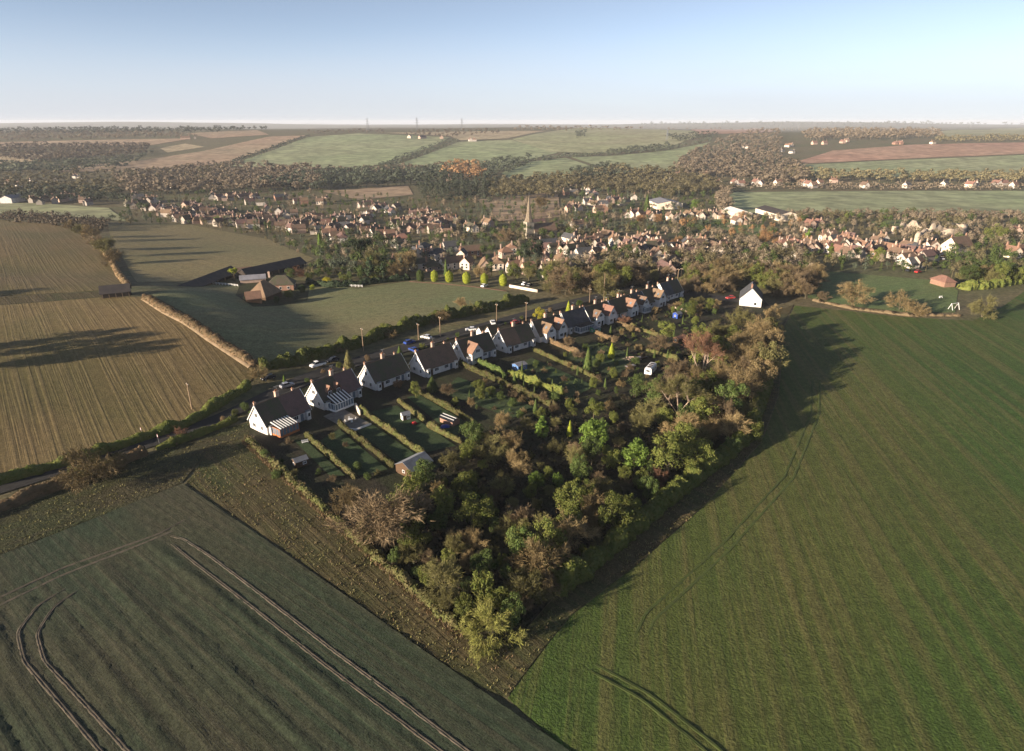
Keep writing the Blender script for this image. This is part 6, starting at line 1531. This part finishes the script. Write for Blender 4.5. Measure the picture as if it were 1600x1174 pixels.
WF = [(560, 838), (640, 912), (722, 985), (800, 1002), (866, 922), (1010, 806), (1162, 690), (1192, 605), (1205, 495), (1150, 485), (1090, 515), (1045, 590), (985, 612), (900, 640), (800, 645), (735, 680), (680, 735), (640, 765), (600, 790)]
brush('undergrowth', world_scatter(WF, 1500), (0.5, 1.5), 'bramble', 'shade-darkened green bramble undergrowth covering the floor of the wood')
brush('undergrowth', world_scatter(WF, 1100), (0.5, 1.6), 'scrub', 'shade-darkened brown bare scrub covering the floor of the wood')
brush('undergrowth', world_scatter([(700, 640), (760, 640), (860, 655), (960, 610), (1040, 590), (1090, 505), (1050, 480), (1000, 500), (930, 530), (850, 570), (760, 600)], 350), (0.4, 1.3), 'green', 'low planting in the middle and far back gardens')
def tufts(pts, col, label, h=(0.15, 0.4)):
    V, F = [], []
    for p in pts:
        for _ in range(4):
            a = random.uniform(0, 6.28); d = Vector((math.cos(a), math.sin(a), 0)); n = Vector((-d.y, d.x, 0)); hh = random.uniform(*h); q = p + Vector((random.gauss(0, .2), random.gauss(0, .2), 0.05)); k = len(V)
            tip = q + d * hh * 0.5 + Vector((0, 0, hh)); V += [tuple(q - n * 0.09), tuple(q + n * 0.09), tuple(tip + n * 0.04), tuple(tip - n * 0.04)]; F.append((k, k + 1, k + 2, k + 3))
    tag(link_mesh('rough_grass', np_mesh('rough_grass', V, F), L_[col]), label, 'grass', kind='stuff')
MG = [(292, 755), (330, 700), (388, 690), (560, 850), (720, 998), (800, 1014), (872, 932), (1020, 812), (1170, 692), (1200, 600), (1215, 495), (1224, 510), (1215, 620), (1188, 692), (1098, 792), (998, 880), (888, 965), (813, 1062), (791, 1092), (740, 1070)]
tufts(world_scatter(MG, 1300), 'olive', 'rough olive grass along the field margin')
tufts(world_scatter(MG, 500), 'hedgebrown', 'dry brown grass along the field margin')
tufts(world_scatter([(388, 684), (398, 690), (560, 842), (722, 988), (728, 1002), (700, 985), (550, 850), (380, 694)], 2600), 'hedgebrown', 'dry golden grass at the foot of the boundary hedge', (0.4, 0.9))
tufts(world_scatter([(-120, 925), (0, 868), (284, 756), (330, 700), (386, 683), (392, 660), (330, 675), (250, 705), (0, 805), (-160, 870)], 600), 'olive', 'rough grass on the lane verge')

# ---- garden furniture and oddments
def bench(p, rz, label):
    t = empty('garden_bench', p, rz)
    for y in (-0.18, 0.0, 0.18): MB().box((0, y, 0.45), (1.6, 0.14, 0.05)).build('seat_slat', M['white'], t)
    for z in (0.65, 0.85): MB().box((0, 0.27, z), (1.6, 0.05, 0.14)).build('back_slat', M['white'], t)
    for x in (-0.7, 0.7): MB().box((x, 0.03, 0.21), (0.08, 0.5, 0.42)).box((x, 0.31, 0.5), (0.08, 0.06, 1.0)).build('leg', M['white'], t)
    tag(t, label, 'bench')
bench(G(477, 693), R(30), 'white garden bench on the lawn beside the orange garden room')
bench(G(1470, 466), R(10), 'white bench on the paddock below the small brick pavilion')
def table_set(p, label, mat='white'):
    t = empty('garden_table', p, 0.4)
    m = MB(); m.bar((0, 0, 0.70), (0, 0, 0.75), 0.7, None, 14); m.build('table_top', M[mat], t)
    MB().box((0, 0, 0.35), (0.1, 0.1, 0.7)).build('leg', M['metal'], t)
    tag(t, label, 'table')
    for k in range(4):
        a = k * R(90) + 0.5; c = empty('garden_chair', p + Vector((math.cos(a) * 1.2, math.sin(a) * 1.2, 0)), a)
        MB().box((0, 0, 0.42), (0.5, 0.5, 0.06)).build('seat', M[mat], c); MB().box((0.26, 0, 0.68), (0.05, 0.5, 0.5)).build('backrest', M[mat], c)
        for x in (-0.2, 0.2):
            for y in (-0.2, 0.2): MB().box((x, y, 0.2), (0.05, 0.05, 0.4)).build('leg', M['metal'], c)
        tag(c, 'white chair at ' + label, 'chair', 'chairs round the ' + label)
table_set(G(548, 659), 'round white table on the conservatory terrace')
wall_run('terrace_wall', GP((546, 673), (556, 674), (580, 665)), 0.7, 0.35, 'render', 'low white wall edging the conservatory terrace')
wall_run('garden_wall', GP((556, 638), (563, 650)), 1.6, 0.5, 'cream', 'short cream wall at the head of the long straight hedge')
def shelter(p, rz):
    t = empty('log_shelter', p, rz)
    MB().extrude_x(gable_prof(2.6, 1.6, 2.1), -2.4, 2.4).build('wall', M['brick'], t)
    roof_slopes(MB(), -2.6, 2.6, 2.6, 1.6, 2.1, 0.2, 0.08).build('roof', M['carblack'], t)
    for y in (-0.9, 0.0): MB().box((0, y, 2.2 + (0.12 if y == 0 else -0.12)), (5.0, 0.22, 0.08)).build('roof_rail', M['white'], t)
    tag(t, 'low dark-roofed shelter with white rails between the garden hedges', 'shelter')
shelter(G(703, 662), R(-40))
def tarp(p):
    V, F = [], []; n = 7
    for i in range(n):
        for j in range(n):
            u, v = i / (n - 1) - .5, j / (n - 1) - .5
            V.append((u * 2.8, v * 2.0, max(0.05, 0.8 * (1 - (abs(u) * 2) ** 3) * (1 - (abs(v) * 2) ** 3) + random.gauss(0, .06))))
    for i in range(n - 1):
        for j in range(n - 1): F.append((i * n + j, (i + 1) * n + j, (i + 1) * n + j + 1, i * n + j + 1))
    o = link_mesh('tarpaulin', np_mesh('tarpaulin', V, F), M['blue']); o.location = p
    tag(o, 'crumpled blue tarpaulin over a heap beside the dark-roofed shelter', 'tarpaulin')
tarp(G(696, 668))
def toy(p):
    t = empty('toy_car', p, R(40))
    b = MB().box((0, 0, 0.35), (1.3, 0.75, 0.4)).build('body', M['redpaint'], t); MB().box((-0.15, 0, 0.85), (0.7, 0.7, 0.1)).build('roof', M['redpaint'], t)
    for x in (-0.45, 0.45):
        for y in (-0.4, 0.4):
            w = MB(); w.bar((x, y - .06, 0.17), (x, y + .06, 0.17), 0.17, None, 10); w.build('wheel', M['tyre'], t)
        MB().box((x * 0.9 - 0.12, 0, 0.67), (0.06, 0.7, 0.3)).build('roof_post', M['redpaint'], t)
    tag(t, 'red toy car on the lawn beside the tiny white playhouse', 'toy car')
toy(G(648, 664))
vhouse(G(757, 527), R(41), 5, 3.5, 2.6, 4.4, 'render', 'rf_moss', 'small white garage behind the fifth cottage, left of its neighbour', None, 'garage', 'garage', 0, False)
vhouse(G(769, 530), R(41), 4, 4.0, 2.8, 5.2, 'render', 'rf_moss', 'narrow white outhouse tight against the sixth cottage', None, 'outhouse', 'outhouse', 0, True)
def logs(p):
    t = empty('log_pile', p, R(20))
    for k in range(34):
        a = random.uniform(0, 6.28); r_ = random.random() ** .5 * 2.6; z = random.uniform(0.1, 0.9) * (1 - r_ / 3.2); d = random.uniform(0, 3.1)
        m = MB(); c = Vector((math.cos(a) * r_ * 1.3, math.sin(a) * r_, z)); v = Vector((math.cos(d), math.sin(d), 0)) * 0.6; m.bar(c - v, c + v, 0.14, None, 6); m.build('log', M['brickpale'], t)
    tag(t, 'heap of pale cut logs in the far gardens above the caravan', 'log pile')
logs(G(985, 562))
for px, py, w_, c_, lb in ((1003, 560, 'felt', 'sheet_grey', 'grey polythene frame'), (985, 574, 'sheet_grey', 'sheet_grey', 'pale cold frame')):
    t = empty('cold_frame', G(px, py), R(30))
    MB().box((0, 0, 0.25), (3.4, 1.6, 0.5)).build('box', M['timber'], t); MB().box((0, 0, 0.54), (3.5, 1.7, 0.06)).build('lid', M[c_], t)
    tag(t, lb + ' in the far gardens beside the log heap', 'cold frame')

# ---- ordinals for look-alikes that share a label
from collections import defaultdict
same = defaultdict(list)
for o in S.objects:
    if o.parent is None and 'label' in o.keys(): same[o['label']].append(o)
for lb, os_ in same.items():
    if 1 < len(os_) <= 20:
        os_.sort(key=lambda o: o.location.x / max(1.0, o.location.y))
        for k, o in enumerate(os_):
            wd = 'leftmost' if k == 0 else 'rightmost' if k == len(os_) - 1 else ORD[k] + ' from left'
            o['label'] = f'{lb}, {wd}' if len(lb.split()) + len(wd.split()) <= 16 else lb

# ------------------------------------------------------------------ air
hzm = bpy.data.materials.new('thin_haze'); hzm.use_nodes = True
hn = hzm.node_tree.nodes; hn.clear()
ho = hn.new('ShaderNodeOutputMaterial'); hv = hn.new('ShaderNodeVolumePrincipled')
hv.inputs['Color'].default_value = (0.82, 0.87, 0.97, 1); hv.inputs['Density'].default_value = 0.000065; hv.inputs['Anisotropy'].default_value = 0.0
hzm.node_tree.links.new(hv.outputs[0], ho.inputs['Volume'])
hb = MB().box((0, 7500, 41.5), (35000, 20000, 103)); hob = hb.build('haze', hzm)
tag(hob, 'thin pale haze lying over the whole valley', 'haze', kind='stuff')
dup = {k: len(v) for k, v in USED.items() if len(v) > 1}
print('TREES', TREES, 'dup labels', len(dup))
#END
